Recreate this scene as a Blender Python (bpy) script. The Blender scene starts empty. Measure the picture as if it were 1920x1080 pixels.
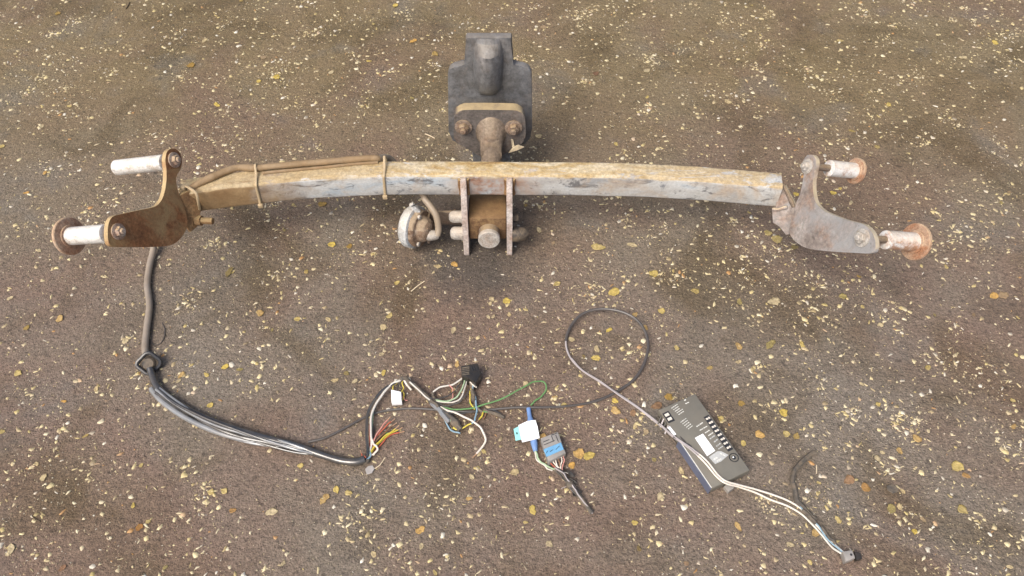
import bpy, bmesh, math, random
import numpy as np
from mathutils import Vector, Matrix, noise

random.seed(7)
rng = np.random.default_rng(11)
scene = bpy.context.scene
COL = scene.collection

# ------------------------------------------------------------------ camera
CAM_H, PITCH, FPX = 1.117, math.radians(52), 1450.0
cam_d = bpy.data.cameras.new('camera')
cam_d.sensor_width = 36.0
cam_d.lens = FPX / 1920 * 36.0
cam_d.clip_start = 0.02
cam_d.clip_end = 200
cam = bpy.data.objects.new('camera', cam_d)
cam.location = (0, 0, CAM_H)
cam.rotation_euler = (math.pi / 2 - PITCH, 0, 0)
COL.objects.link(cam)
scene.camera = cam

# ------------------------------------------------------------------ world, sun, exposure
SUN_EL, SUN_AZ = math.radians(52), math.radians(-142)   # azimuth from +Y towards +X: behind the viewer's left shoulder
world = bpy.data.worlds.new('World')
scene.world = world
world.use_nodes = True
wn = world.node_tree
wn.nodes.clear()
sky = wn.nodes.new('ShaderNodeTexSky')
sky.sky_type = 'NISHITA'
sky.sun_disc = False
sky.sun_elevation = SUN_EL
sky.sun_rotation = SUN_AZ
sky.dust_density = 6.0
sky.air_density = 1.0
sky.ozone_density = 1.0
bg = wn.nodes.new('ShaderNodeBackground')
bg.inputs['Strength'].default_value = 0.11
wo = wn.nodes.new('ShaderNodeOutputWorld')
wn.links.new(sky.outputs[0], bg.inputs[0])
wn.links.new(bg.outputs[0], wo.inputs[0])

sun_d = bpy.data.lights.new('sun', 'SUN')
sun_d.energy = 1.5
sun_d.angle = math.radians(32)
sun_d.color = (1.0, 0.95, 0.88)
sun = bpy.data.objects.new('sun', sun_d)
sdir = Vector((math.sin(SUN_AZ) * math.cos(SUN_EL), math.cos(SUN_AZ) * math.cos(SUN_EL), math.sin(SUN_EL)))
sun.rotation_euler = sdir.to_track_quat('Z', 'Y').to_euler()
sun.location = (-2, -2, 4)
COL.objects.link(sun)

scene.view_settings.view_transform = 'Standard'
scene.view_settings.look = 'None'
scene.view_settings.gamma = 1.0
scene.view_settings.use_curve_mapping = False
scene.view_settings.exposure = 0.80

# ------------------------------------------------------------------ pixel -> place
F = Vector((0, math.cos(PITCH), -math.sin(PITCH)))
U = Vector((0, math.sin(PITCH), math.cos(PITCH)))
R = Vector((1, 0, 0))
C0 = Vector((0, 0, CAM_H))
def ray(px, py):
    return F + R * ((px - 960) / FPX) + U * ((540 - py) / FPX)
def gz(px, py, z=0.0):
    d = ray(px, py)
    return C0 + d * ((z - CAM_H) / d.z)
def gy(px, py, y):
    d = ray(px, py)
    return C0 + d * (y / d.y)
def gp(px, py, P, n):
    d = ray(px, py)
    return C0 + d * ((P - C0).dot(n) / d.dot(n))
def proj(p):
    v = Vector(p) - C0
    k = FPX / v.dot(F)
    return (round(960 + v.x * k), round(540 - v.dot(U) * k))

# ------------------------------------------------------------------ materials
def N(nt, t, **kw):
    n = nt.nodes.new(t)
    for k, v in kw.items():
        setattr(n, k, v)
    return n
class MB:
    """small node builder"""
    def __init__(s, name, rough=0.6, metal=0.0, spec=0.5):
        s.m = bpy.data.materials.new(name)
        s.m.use_nodes = True
        s.nt = s.m.node_tree
        s.b = s.nt.nodes['Principled BSDF']
        s.b.inputs['Roughness'].default_value = rough
        s.b.inputs['Metallic'].default_value = metal
        s.b.inputs['Specular IOR Level'].default_value = spec
        s.tc = N(s.nt, 'ShaderNodeTexCoord')
        s.geo = N(s.nt, 'ShaderNodeNewGeometry')
        s.pos = s.geo.outputs['Position']
    def L(s, a, b): s.nt.links.new(a, b)
    def noise(s, scale, detail=4, rough=0.6, dist=0.0, vec=None):
        n = N(s.nt, 'ShaderNodeTexNoise')
        n.inputs['Scale'].default_value = scale
        n.inputs['Detail'].default_value = detail
        n.inputs['Roughness'].default_value = rough
        n.inputs['Distortion'].default_value = dist
        s.L(vec or s.pos, n.inputs['Vector'])
        return n.outputs[0]
    def voro(s, scale, feature='F1', out=0):
        n = N(s.nt, 'ShaderNodeTexVoronoi', feature=feature)
        n.inputs['Scale'].default_value = scale
        s.L(s.pos, n.inputs['Vector'])
        return n.outputs[out]
    def ramp(s, fac, stops):
        n = N(s.nt, 'ShaderNodeValToRGB')
        e = n.color_ramp.elements
        while len(e) < len(stops): e.new(0.5)
        for i, (p, c) in enumerate(stops):
            e[i].position = p
            e[i].color = (c, c, c, 1) if isinstance(c, (int, float)) else (*c, 1)
        s.L(fac, n.inputs[0])
        return n.outputs[0]
    def mix(s, fac, a, b, mode='MIX'):
        n = N(s.nt, 'ShaderNodeMix', data_type='RGBA', blend_type=mode)
        for i, v in ((0, fac), (6, a), (7, b)):
            if isinstance(v, (int, float)): n.inputs[i].default_value = v
            elif isinstance(v, tuple): n.inputs[i].default_value = (*v, 1)
            else: s.L(v, n.inputs[i])
        return n.outputs[2]
    def math(s, op, a, b=None, clamp=False):
        n = N(s.nt, 'ShaderNodeMath', operation=op, use_clamp=clamp)
        for i, v in ((0, a), (1, b)):
            if v is None: continue
            if isinstance(v, (int, float)): n.inputs[i].default_value = v
            else: s.L(v, n.inputs[i])
        return n.outputs[0]
    def sep(s, vec, k):
        n = N(s.nt, 'ShaderNodeSeparateXYZ')
        s.L(vec, n.inputs[0])
        return n.outputs[k]
    def color(s, v):
        if isinstance(v, tuple): s.b.inputs['Base Color'].default_value = (*v, 1)
        else: s.L(v, s.b.inputs['Base Color'])
    def rough(s, v): s.L(v, s.b.inputs['Roughness'])
    def bump(s, h, strength=0.3, dist=0.001):
        n = N(s.nt, 'ShaderNodeBump')
        n.inputs['Strength'].default_value = strength
        n.inputs['Distance'].default_value = dist
        s.L(h, n.inputs['Height'])
        s.L(n.outputs[0], s.b.inputs['Normal'])

MAT = {}
def mat_ground():
    k = MB('asphalt', 0.78, 0, 0.35)
    big = k.noise(2.1, 3, 0.55, 0.6)
    mid = k.noise(8, 4, 0.6, 0.5)
    base = k.ramp(big, [(0.28, (0.176, 0.156, 0.132)), (0.42, (0.170, 0.140, 0.110)), (0.54, (0.172, 0.124, 0.096)), (0.70, (0.142, 0.110, 0.072))])
    yy = k.sep(k.pos, 1)
    dust = k.math('MULTIPLY', k.math('SUBTRACT', yy, 0.85), 1.5, True)
    dust = k.math('MULTIPLY', dust, k.ramp(mid, [(0.2, 0.55), (0.8, 1.0)]))
    base = k.mix(dust, base, (0.182, 0.138, 0.068))
    base = k.mix(k.ramp(mid, [(0.50, 0.0), (0.70, 0.45)]), base, (0.080, 0.060, 0.038))
    base = k.mix(k.ramp(k.noise(5.5, 4, 0.6, 0.5), [(0.55, 0.0), (0.70, 0.5)]), base, (0.145, 0.140, 0.128))
    red = k.noise(2.6, 4, 0.6, 0.7)
    base = k.mix(k.ramp(red, [(0.50, 0.0), (0.64, 0.55)]), base, (0.158, 0.104, 0.076))
    stain = k.noise(3.6, 4, 0.55, 0.8)
    base = k.mix(k.ramp(stain, [(0.52, 0.0), (0.66, 0.6)]), base, (0.082, 0.058, 0.026))
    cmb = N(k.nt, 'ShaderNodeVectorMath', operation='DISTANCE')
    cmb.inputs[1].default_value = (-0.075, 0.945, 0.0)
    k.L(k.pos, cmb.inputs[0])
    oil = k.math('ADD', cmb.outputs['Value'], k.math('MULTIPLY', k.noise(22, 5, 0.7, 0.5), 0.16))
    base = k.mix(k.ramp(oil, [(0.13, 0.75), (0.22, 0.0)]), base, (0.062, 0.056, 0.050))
    fine = k.noise(230, 4, 0.8)
    base = k.mix(0.9, base, k.ramp(fine, [(0.25, 0.15), (0.5, 0.50), (0.75, 0.92)]), 'OVERLAY')
    v1 = k.voro(300, 'F1', 1)
    base = k.mix(0.5, base, k.ramp(k.sep(v1, 0), [(0.0, (0.38, 0.37, 0.36)), (1.0, (0.66, 0.64, 0.61))]), 'OVERLAY')
    pit = k.ramp(k.noise(75, 4, 0.75), [(0.32, 0.35), (0.44, 1.0)])
    base = k.mix(0.8, base, pit, 'MULTIPLY')
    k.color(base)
    k.rough(k.ramp(k.noise(40, 3), [(0.3, 0.6), (0.7, 0.9)]))
    h = k.math('ADD', k.math('MULTIPLY', k.noise(380, 3, 0.7), 0.9), k.math('MULTIPLY', k.noise(85, 4, 0.65), 2.2))
    k.bump(h, 0.95, 0.0028)
    return k.m
def mat_chips():
    k = MB('pale_chips', 0.5, 0, 0.5)
    r = k.geo.outputs['Random Per Island']
    c = k.ramp(r, [(0.0, (0.46, 0.37, 0.18)), (0.2, (0.54, 0.46, 0.27)), (0.42, (0.32, 0.25, 0.14)), (0.6, (0.58, 0.51, 0.35)),
                   (0.74, (0.38, 0.30, 0.12)), (0.82, (0.20, 0.155, 0.10)), (0.93, (0.62, 0.58, 0.48)), (0.98, (0.34, 0.19, 0.07))])
    c = k.mix(0.55, c, k.ramp(k.noise(500, 3), [(0.3, 0.35), (0.7, 0.75)]), 'OVERLAY')
    k.color(c)
    k.bump(k.noise(700, 2), 0.4, 0.0006)
    return k.m
def mat_grit():
    k = MB('fine_grit', 0.75, 0, 0.35)
    r = k.geo.outputs['Random Per Island']
    c = k.ramp(r, [(0.0, (0.29, 0.24, 0.15)), (0.22, (0.19, 0.15, 0.10)), (0.42, (0.36, 0.31, 0.21)), (0.58, (0.048, 0.040, 0.032)), (0.72, (0.125, 0.096, 0.07)), (0.84, (0.24, 0.21, 0.17)), (0.95, (0.46, 0.42, 0.33))])
    k.color(c)
    return k.m
def mat_metal(name, c_lo, c_mid, c_hi, dust=(0.42, 0.31, 0.16), dust_amt=0.9, rust=(0.16, 0.06, 0.02), rust_amt=0.4, rough=0.55, metal=0.0, scale=28, patch=None, patch_scale=10):
    k = MB(name, rough, metal, 0.4)
    n1 = k.noise(scale, 5, 0.65, 0.4)
    c = k.ramp(n1, [(0.28, c_lo), (0.5, c_mid), (0.72, c_hi)])
    n2 = k.noise(scale * 0.55, 5, 0.7, 0.8)
    c = k.mix(k.ramp(n2, [(0.62 - 0.2 * rust_amt, 0.0), (0.72 - 0.12 * rust_amt, rust_amt)]), c, rust)
    n4 = k.noise(scale * 6, 4, 0.7)
    c = k.mix(0.75, c, k.ramp(n4, [(0.28, 0.22), (0.5, 0.5), (0.72, 0.78)]), 'OVERLAY')
    if patch:
        c = k.mix(k.ramp(k.noise(patch_scale, 5, 0.7, 0.6), [(0.44, 0.0), (0.60, 0.85)]), c, patch)
    c = k.mix(k.ramp(k.noise(scale * 2.2, 6, 0.8, 1.2), [(0.60, 0.0), (0.70, 0.6)]), c, tuple(v * 0.32 for v in c_lo))
    nz = k.sep(k.geo.outputs['True Normal'], 2)
    dm = k.ramp(nz, [(0.45, 0.0), (0.8, 1.0)])
    n3 = k.noise(scale * 1.6, 5, 0.7, 0.5)
    dm = k.math('MULTIPLY', dm, k.ramp(n3, [(0.22, 0.45 * dust_amt), (0.5, dust_amt)]))
    d2 = k.mix(k.ramp(k.noise(scale * 2.5, 4, 0.65), [(0.35, 0.0), (0.65, 1.0)]), dust, tuple(min(1, v * 1.25) for v in dust))
    c = k.mix(dm, c, d2)
    k.color(c)
    h = k.math('ADD', k.noise(scale * 14, 3, 0.7), k.math('MULTIPLY', k.noise(scale * 3, 3), 1.2))
    k.bump(h, 0.6, 0.0012)
    return k.m
def mat_beam():
    k = MB('weathered_beam', 0.5, 0.0, 0.5)
    st = N(k.nt, 'ShaderNodeMapping')
    st.inputs['Scale'].default_value = (0.35, 1, 1)
    k.L(k.pos, st.inputs['Vector'])
    v = st.outputs[0]
    n1 = k.noise(22, 5, 0.65, 0.4, v)
    c = k.ramp(n1, [(0.30, (0.24, 0.25, 0.26)), (0.44, (0.39, 0.385, 0.37)), (0.56, (0.47, 0.48, 0.475)), (0.68, (0.36, 0.42, 0.47))])
    sc = k.noise(55, 6, 0.75, 0.9, v)
    c = k.mix(k.ramp(sc, [(0.55, 0.0), (0.63, 0.85)]), c, (0.09, 0.09, 0.095))
    c = k.mix(k.ramp(k.noise(18, 6, 0.75, 1.0), [(0.56, 0.0), (0.62, 0.8)]), c, (0.14, 0.15, 0.17))
    c = k.mix(k.ramp(k.noise(13, 5, 0.7, 0.7), [(0.54, 0.0), (0.68, 0.6)]), c, (0.40, 0.31, 0.22))
    # dust-caked end by the rusty bracket
    xx = k.sep(k.pos, 0)
    e = k.math('ADD', xx, k.math('MULTIPLY', k.noise(14, 4), 0.22))
    e = k.ramp(k.math('ADD', e, 0.8), [(0.46, 1.0), (0.56, 0.0)])
    c = k.mix(e, c, k.mix(k.ramp(k.noise(40, 4), [(0.3, 0.0), (0.7, 1.0)]), (0.19, 0.115, 0.055), (0.29, 0.20, 0.105)))
    # rust bleeding where the plates are welded on
    g = k.math('ABSOLUTE', k.math('ADD', xx, 0.035))
    g = k.ramp(k.math('ADD', g, k.math('MULTIPLY', k.noise(30, 4), 0.10)), [(0.085, 0.75), (0.14, 0.0)])
    c = k.mix(k.math('MULTIPLY', g, k.ramp(k.noise(60, 4, 0.7), [(0.35, 0.0), (0.6, 1.0)])), c, (0.24, 0.095, 0.035))
    nz = k.sep(k.geo.outputs['True Normal'], 2)
    dm = k.ramp(nz, [(0.30, 0.0), (0.75, 1.0)])
    zz = k.math('ADD', k.math('MULTIPLY', k.math('SUBTRACT', k.sep(k.pos, 2), 0.12), 10.0), k.math('MULTIPLY', k.noise(45, 5, 0.7, 0.6, v), 0.42))
    spill = k.ramp(zz, [(0.66, 0.0), (0.74, 0.9)])
    dm = k.math('MAXIMUM', dm, spill)
    bare = k.ramp(k.noise(30, 6, 0.75, 1.2, v), [(0.55, 0.0), (0.61, 0.85)])
    dm = k.math('MULTIPLY', dm, k.math('SUBTRACT', 1.0, bare))
    dn = k.noise(34, 6, 0.72, 0.8, v)
    d = k.ramp(dn, [(0.30, (0.22, 0.12, 0.05)), (0.40, (0.37, 0.26, 0.11)), (0.50, (0.42, 0.33, 0.19)), (0.60, (0.52, 0.45, 0.32)), (0.70, (0.35, 0.20, 0.09))])
    calm = k.ramp(k.math('ABSOLUTE', k.math('SUBTRACT', xx, 0.02)), [(0.12, 0.0), (0.34, 0.7)])
    d = k.mix(calm, d, (0.37, 0.285, 0.165))
    d = k.mix(0.9, d, k.ramp(k.noise(180, 4, 0.7), [(0.3, 0.33), (0.7, 0.67)]), 'OVERLAY')
    c = k.mix(dm, c, d)
    c = k.mix(0.5, c, k.ramp(k.noise(240, 3, 0.7), [(0.3, 0.36), (0.7, 0.64)]), 'OVERLAY')
    k.color(c)
    k.rough(k.mix(dm, (0.42, 0.42, 0.42), (0.9, 0.9, 0.9)))
    h = k.math('ADD', k.noise(300, 3, 0.7), k.math('MULTIPLY', k.noise(60, 4), 1.5))
    k.bump(h, 0.35, 0.001)
    return k.m
def mat_plain(name, col, rough=0.45, spec=0.5, var=0.35, scale=60, metal=0.0, bump=0.15, dust=0.0):
    k = MB(name, rough, metal, spec)
    n = k.noise(scale, 4, 0.65)
    c = k.mix(var, col, k.ramp(n, [(0.3, 0.28), (0.7, 0.72)]), 'OVERLAY')
    if dust:
        c = k.mix(k.ramp(k.noise(scale * 0.7, 5, 0.7, 0.5), [(0.40, 0.0), (0.62, dust)]), c, (0.33, 0.25, 0.16))
    k.color(c)
    if bump: k.bump(k.noise(scale * 8, 3), bump, 0.0006)
    return k.m
def mat_leaf(name, a, b):
    k = MB(name, 0.6, 0, 0.3)
    oi = N(k.nt, 'ShaderNodeObjectInfo')
    brown = tuple(v * m for v, m in zip(a, (0.55, 0.45, 0.5)))
    c = k.ramp(oi.outputs['Random'], [(0.0, a), (0.45, b), (0.8, tuple(v * 0.8 for v in b)), (1.0, brown)])
    c = k.mix(k.ramp(k.noise(140, 4, 0.75), [(0.46, 0.0), (0.66, 0.75)]), c, tuple(v * 0.42 for v in a))
    c = k.mix(0.6, c, k.ramp(k.noise(420, 3), [(0.3, 0.3), (0.7, 0.7)]), 'OVERLAY')
    k.color(c)
    k.bump(k.noise(300, 3), 0.5, 0.001)
    return k.m

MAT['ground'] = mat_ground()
MAT['chips'] = mat_chips()
MAT['grit'] = mat_grit()
MAT['beam'] = mat_beam()
MAT['rust'] = mat_metal('rusty_plate', (0.14, 0.056, 0.024), (0.255, 0.115, 0.046), (0.35, 0.21, 0.10), dust=(0.38, 0.285, 0.15), rust=(0.10, 0.042, 0.02), rust_amt=0.35, rough=0.75, scale=34, patch=(0.33, 0.225, 0.105), patch_scale=15)
MAT['dustrust'] = mat_metal('dusty_rusty_steel', (0.15, 0.085, 0.045), (0.235, 0.135, 0.06), (0.28, 0.19, 0.095), dust=(0.30, 0.215, 0.105), rust=(0.11, 0.048, 0.02), rust_amt=0.7, rough=0.75, scale=38)
MAT['greyplate'] = mat_metal('grey_weathered_plate', (0.17, 0.145, 0.13), (0.265, 0.23, 0.21), (0.34, 0.325, 0.31), dust=(0.46, 0.38, 0.24), dust_amt=0.7, rust=(0.27, 0.15, 0.085), rust_amt=0.45, rough=0.5, scale=24, patch=(0.275, 0.28, 0.285), patch_scale=12)
MAT['ribplate'] = mat_metal('pinkish_grey_steel', (0.33, 0.25, 0.21), (0.43, 0.37, 0.335), (0.50, 0.47, 0.45), dust=(0.40, 0.32, 0.22), dust_amt=0.5, rust=(0.27, 0.13, 0.065), rust_amt=0.5, rough=0.6, scale=40)
MAT['zinc'] = mat_metal('zinc_plated_sleeve', (0.42, 0.41, 0.38), (0.66, 0.65, 0.62), (0.76, 0.76, 0.74), dust=(0.72, 0.68, 0.60), dust_amt=0.4, rust=(0.36, 0.26, 0.16), rust_amt=0.6, rough=0.35, metal=0.1, scale=60)
MAT['zincrust'] = mat_metal('rust_flecked_sleeve', (0.55, 0.54, 0.52), (0.70, 0.70, 0.69), (0.76, 0.76, 0.76), dust=(0.62, 0.52, 0.38), dust_amt=0.5, rust=(0.38, 0.17, 0.06), rust_amt=0.8, rough=0.4, metal=0.1, scale=55)
MAT['washer'] = mat_metal('rusty_washer', (0.26, 0.14, 0.085), (0.37, 0.25, 0.17), (0.46, 0.36, 0.27), dust=(0.46, 0.34, 0.21), dust_amt=0.5, rust=(0.26, 0.095, 0.035), rust_amt=0.7, rough=0.7, scale=55)
MAT['thread'] = mat_metal('dark_thread', (0.10, 0.075, 0.055), (0.17, 0.13, 0.10), (0.24, 0.19, 0.15), dust_amt=0.3, rust_amt=0.5, rough=0.6, scale=80)
MAT['flange'] = mat_metal('dark_flange', (0.085, 0.075, 0.070), (0.135, 0.12, 0.11), (0.18, 0.155, 0.135), dust=(0.34, 0.265, 0.15), dust_amt=0.95, rust=(0.15, 0.085, 0.055), rust_amt=0.5, rough=0.5, scale=32)
MAT['neck'] = mat_metal('dusty_neck', (0.13, 0.10, 0.075), (0.20, 0.155, 0.115), (0.26, 0.21, 0.155), dust=(0.34, 0.25, 0.14), dust_amt=0.6, rust=(0.15, 0.08, 0.045), rust_amt=0.4, rough=0.55, scale=34)
MAT['bolt'] = mat_metal('worn_bolt', (0.24, 0.17, 0.125), (0.36, 0.28, 0.225), (0.48, 0.41, 0.35), dust=(0.44, 0.32, 0.17), dust_amt=0.6, rust=(0.28, 0.11, 0.045), rust_amt=0.55, rough=0.5, scale=70)
MAT['boltdark'] = mat_metal('grimy_bolt', (0.13, 0.095, 0.07), (0.22, 0.165, 0.125), (0.32, 0.255, 0.20), dust=(0.30, 0.22, 0.12), dust_amt=0.6, rust=(0.16, 0.075, 0.035), rust_amt=0.5, rough=0.55, scale=70)
MAT['boltgrey'] = mat_metal('grey_bolt', (0.25, 0.22, 0.19), (0.36, 0.34, 0.31), (0.45, 0.43, 0.41), dust=(0.45, 0.39, 0.31), dust_amt=0.6, rust=(0.30, 0.19, 0.12), rust_amt=0.35, rough=0.5, scale=60)
MAT['crust'] = mat_metal('crusty_brown_socket', (0.10, 0.065, 0.045), (0.22, 0.15, 0.10), (0.40, 0.33, 0.26), dust=(0.38, 0.30, 0.20), dust_amt=0.6, rust=(0.09, 0.05, 0.03), rust_amt=0.7, rough=0.8, scale=75)
MAT['clamp'] = mat_metal('grimy_rusted_block', (0.085, 0.050, 0.03), (0.155, 0.092, 0.045), (0.27, 0.18, 0.080), dust=(0.22, 0.135, 0.06), dust_amt=0.55, rust=(0.085, 0.04, 0.02), rust_amt=0.75, rough=0.75, scale=60)
MAT['darkrub'] = mat_plain('dark_rubber', (0.035, 0.030, 0.027), 0.6, 0.4, dust=0.4, scale=70)
MAT['cover'] = mat_metal('faded_black_plastic', (0.085, 0.082, 0.080), (0.128, 0.130, 0.134), (0.170, 0.176, 0.186), dust=(0.22, 0.19, 0.15), dust_amt=0.4, rust=(0.15, 0.125, 0.105), rust_amt=0.5, rough=0.38, scale=20)
MAT['cable'] = mat_plain('dusty_grey_cable', (0.27, 0.22, 0.165), 0.5, 0.5, 0.4, 45, dust=0.3)
MAT['cable_brown'] = mat_plain('dusty_brown_cable', (0.23, 0.155, 0.082), 0.7, 0.35, 0.5, 45, dust=0.5)
MAT['cable_dark'] = mat_plain('worn_dark_cable', (0.26, 0.22, 0.18), 0.38, 0.6, 0.4, 45, dust=0.3)
MAT['sleeve'] = mat_plain('glossy_black_sleeve', (0.035, 0.037, 0.040), 0.17, 0.9, 0.4, 40, dust=0.12)
MAT['sleeve_lt'] = mat_plain('glossy_highlit_sleeve', (0.19, 0.205, 0.22), 0.17, 0.9, 0.4, 40, dust=0.15)  # grey-blue strands, lightened so the sleeve's highlights sit in the base colour
MAT['rubber'] = mat_plain('black_rubber', (0.028, 0.028, 0.030), 0.3, 0.6, 0.3, 80)
MAT['tape'] = mat_plain('black_fabric_tape', (0.075, 0.067, 0.058), 0.7, 0.35, 0.5, 120, dust=0.3, bump=0.5)
MAT['blackplastic'] = mat_plain('black_plastic', (0.020, 0.019, 0.018), 0.4, 0.5, 0.3, 90, dust=0.06)
MAT['thin'] = mat_plain('grey_brown_wire', (0.070, 0.062, 0.058), 0.4, 0.55, 0.35, 60)
MAT['thin_lt'] = mat_plain('pale_grey_wire', (0.34, 0.31, 0.31), 0.35, 0.6, 0.3, 60)
MAT['w_white'] = mat_plain('white_wire', (0.58, 0.56, 0.51), 0.4, 0.5, 0.3, 80, dust=0.2)
MAT['w_cream'] = mat_plain('cream_wire', (0.66, 0.60, 0.52), 0.4, 0.5, 0.25, 80)
MAT['w_green'] = mat_plain('green_wire', (0.11, 0.24, 0.085), 0.4, 0.5, 0.3, 80)
MAT['w_lgreen'] = mat_plain('pale_green_wire', (0.33, 0.44, 0.28), 0.4, 0.5, 0.3, 80)
MAT['w_yellow'] = mat_plain('yellow_wire', (0.56, 0.45, 0.06), 0.4, 0.5, 0.2, 80)
MAT['w_red'] = mat_plain('red_wire', (0.42, 0.10, 0.055), 0.4, 0.5, 0.2, 80)
MAT['w_pink'] = mat_plain('pink_wire', (0.52, 0.24, 0.20), 0.4, 0.5, 0.2, 80)
MAT['w_blue'] = mat_plain('pale_blue_wire', (0.22, 0.34, 0.42), 0.4, 0.5, 0.2, 80)
MAT['w_brown'] = mat_plain('brown_wire', (0.21, 0.115, 0.065), 0.4, 0.5, 0.2, 80)
MAT['copper'] = mat_plain('bare_copper', (0.70, 0.44, 0.27), 0.35, 0.5, 0.2, 90, metal=0.7)
MAT['bluetube'] = mat_plain('blue_heat_shrink', (0.15, 0.26, 0.50), 0.4, 0.5, 0.3, 60)
MAT['paper'] = mat_plain('white_paper', (0.84, 0.85, 0.85), 0.6, 0.3, 0.12, 60)
MAT['teal'] = mat_plain('teal_print', (0.30, 0.70, 0.68), 0.55, 0.3, 0.2, 90)
MAT['conngrey'] = mat_plain('grey_connector_plastic', (0.27, 0.255, 0.235), 0.5, 0.45, 0.3, 80)
MAT['bluestrip'] = mat_plain('blue_connector_latch', (0.14, 0.34, 0.55), 0.45, 0.5, 0.3, 90)
MAT['module'] = mat_plain('dark_olive_plastic', (0.150, 0.143, 0.120), 0.5, 0.5, 0.2, 30, dust=0.10, bump=0.25)
MAT['moduleside'] = mat_plain('blue_grey_side_plastic', (0.10, 0.115, 0.17), 0.38, 0.6, 0.25, 50)
MAT['print'] = mat_plain('white_print', (0.62, 0.62, 0.57), 0.6, 0.3, 0.2, 200, bump=0)
MAT['printgrey'] = mat_plain('grey_print', (0.42, 0.43, 0.42), 0.6, 0.3, 0.3, 200, bump=0)
MAT['pin'] = mat_plain('tinned_pin', (0.66, 0.61, 0.53), 0.35, 0.5, 0.2, 150)
MAT['tie'] = mat_plain('dusty_cable_tie', (0.40, 0.31, 0.19), 0.6, 0.4, 0.35, 80)
MAT['lid'] = mat_metal('pale_socket_lid', (0.30, 0.29, 0.27), (0.42, 0.43, 0.43), (0.50, 0.54, 0.56), dust=(0.50, 0.44, 0.35), dust_amt=0.5, rust=(0.36, 0.29, 0.21), rust_amt=0.35, rough=0.5, scale=40)
MAT['scrap'] = mat_plain('cloudy_plastic_scrap', (0.33, 0.31, 0.29), 0.25, 0.7, 0.5, 80)
MAT['straw'] = mat_plain('dry_straw', (0.62, 0.52, 0.36), 0.6, 0.3, 0.3, 90)
MAT['darktwig'] = mat_plain('dark_twig', (0.09, 0.065, 0.04), 0.7, 0.3, 0.3, 90)
MAT['leaf_yellow'] = mat_leaf('yellow_leaf', (0.47, 0.35, 0.08), (0.42, 0.33, 0.14))
MAT['leaf_orange'] = mat_leaf('orange_leaf', (0.48, 0.28, 0.075), (0.42, 0.29, 0.12))
MAT['leaf_tan'] = mat_leaf('tan_leaf', (0.40, 0.31, 0.16), (0.46, 0.38, 0.23))
MAT['leaf_olive'] = mat_leaf('olive_leaf', (0.25, 0.20, 0.07), (0.31, 0.25, 0.10))
MAT['leaf_brown'] = mat_leaf('brown_leaf', (0.20, 0.11, 0.06), (0.27, 0.165, 0.09))

# ------------------------------------------------------------------ object helpers
def tag(o, label=None, cat=None, group=None, kind=None):
    if label: o['label'] = label
    if cat: o['category'] = cat
    if group: o['group'] = group
    if kind: o['kind'] = kind
    return o
def empty(name, loc, label, cat, group=None):
    o = bpy.data.objects.new(name, None)
    o.empty_display_size = 0.05
    o.location = loc
    COL.objects.link(o)
    return tag(o, label, cat, group)
def root_offset(parent):
    v = Vector((0, 0, 0))
    while parent is not None:
        v += parent.location
        parent = parent.parent
    return v
def link(name, bm, mat, parent=None, smooth=True, label=None, sharp=35, origin=None):
    """bm is in world coordinates; the object's origin goes to the mesh's centre"""
    me = bpy.data.meshes.new(name)
    c = Vector((0, 0, 0))
    if len(bm.verts):
        for v in bm.verts: c += v.co
        c /= len(bm.verts)
    if origin is not None: c = Vector(origin)
    bmesh.ops.translate(bm, verts=bm.verts, vec=-c)
    bmesh.ops.recalc_face_normals(bm, faces=bm.faces)
    bm.to_mesh(me)
    bm.free()
    mats = mat if isinstance(mat, (list, tuple)) else [mat]
    for m in mats: me.materials.append(MAT[m] if isinstance(m, str) else m)
    if smooth:
        for p in me.polygons: p.use_smooth = True
        try: me.set_sharp_from_angle(angle=math.radians(sharp))
        except Exception: pass
    o = bpy.data.objects.new(name, me)
    COL.objects.link(o)
    if parent is not None:
        o.parent = parent
        o.location = c - root_offset(parent)
    else:
        o.location = c
    if label: o['label'] = label
    return o
def catmull(pts, n=8, closed=False):
    pts = [Vector(p) for p in pts]
    out = []
    m = len(pts)
    rngi = range(m if closed else m - 1)
    for i in rngi:
        if closed:
            p0, p1, p2, p3 = pts[(i - 1) % m], pts[i], pts[(i + 1) % m], pts[(i + 2) % m]
        else:
            p1, p2 = pts[i], pts[i + 1]
            p0 = pts[i - 1] if i > 0 else p1 * 2 - p2
            p3 = pts[i + 2] if i + 2 < m else p2 * 2 - p1
        for k in range(n):
            t = k / n
            out.append(0.5 * ((2 * p1) + (p2 - p0) * t + (2 * p0 - 5 * p1 + 4 * p2 - p3) * t * t + (3 * p1 - p0 - 3 * p2 + p3) * t ** 3))
    if not closed: out.append(pts[-1])
    return out
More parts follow.
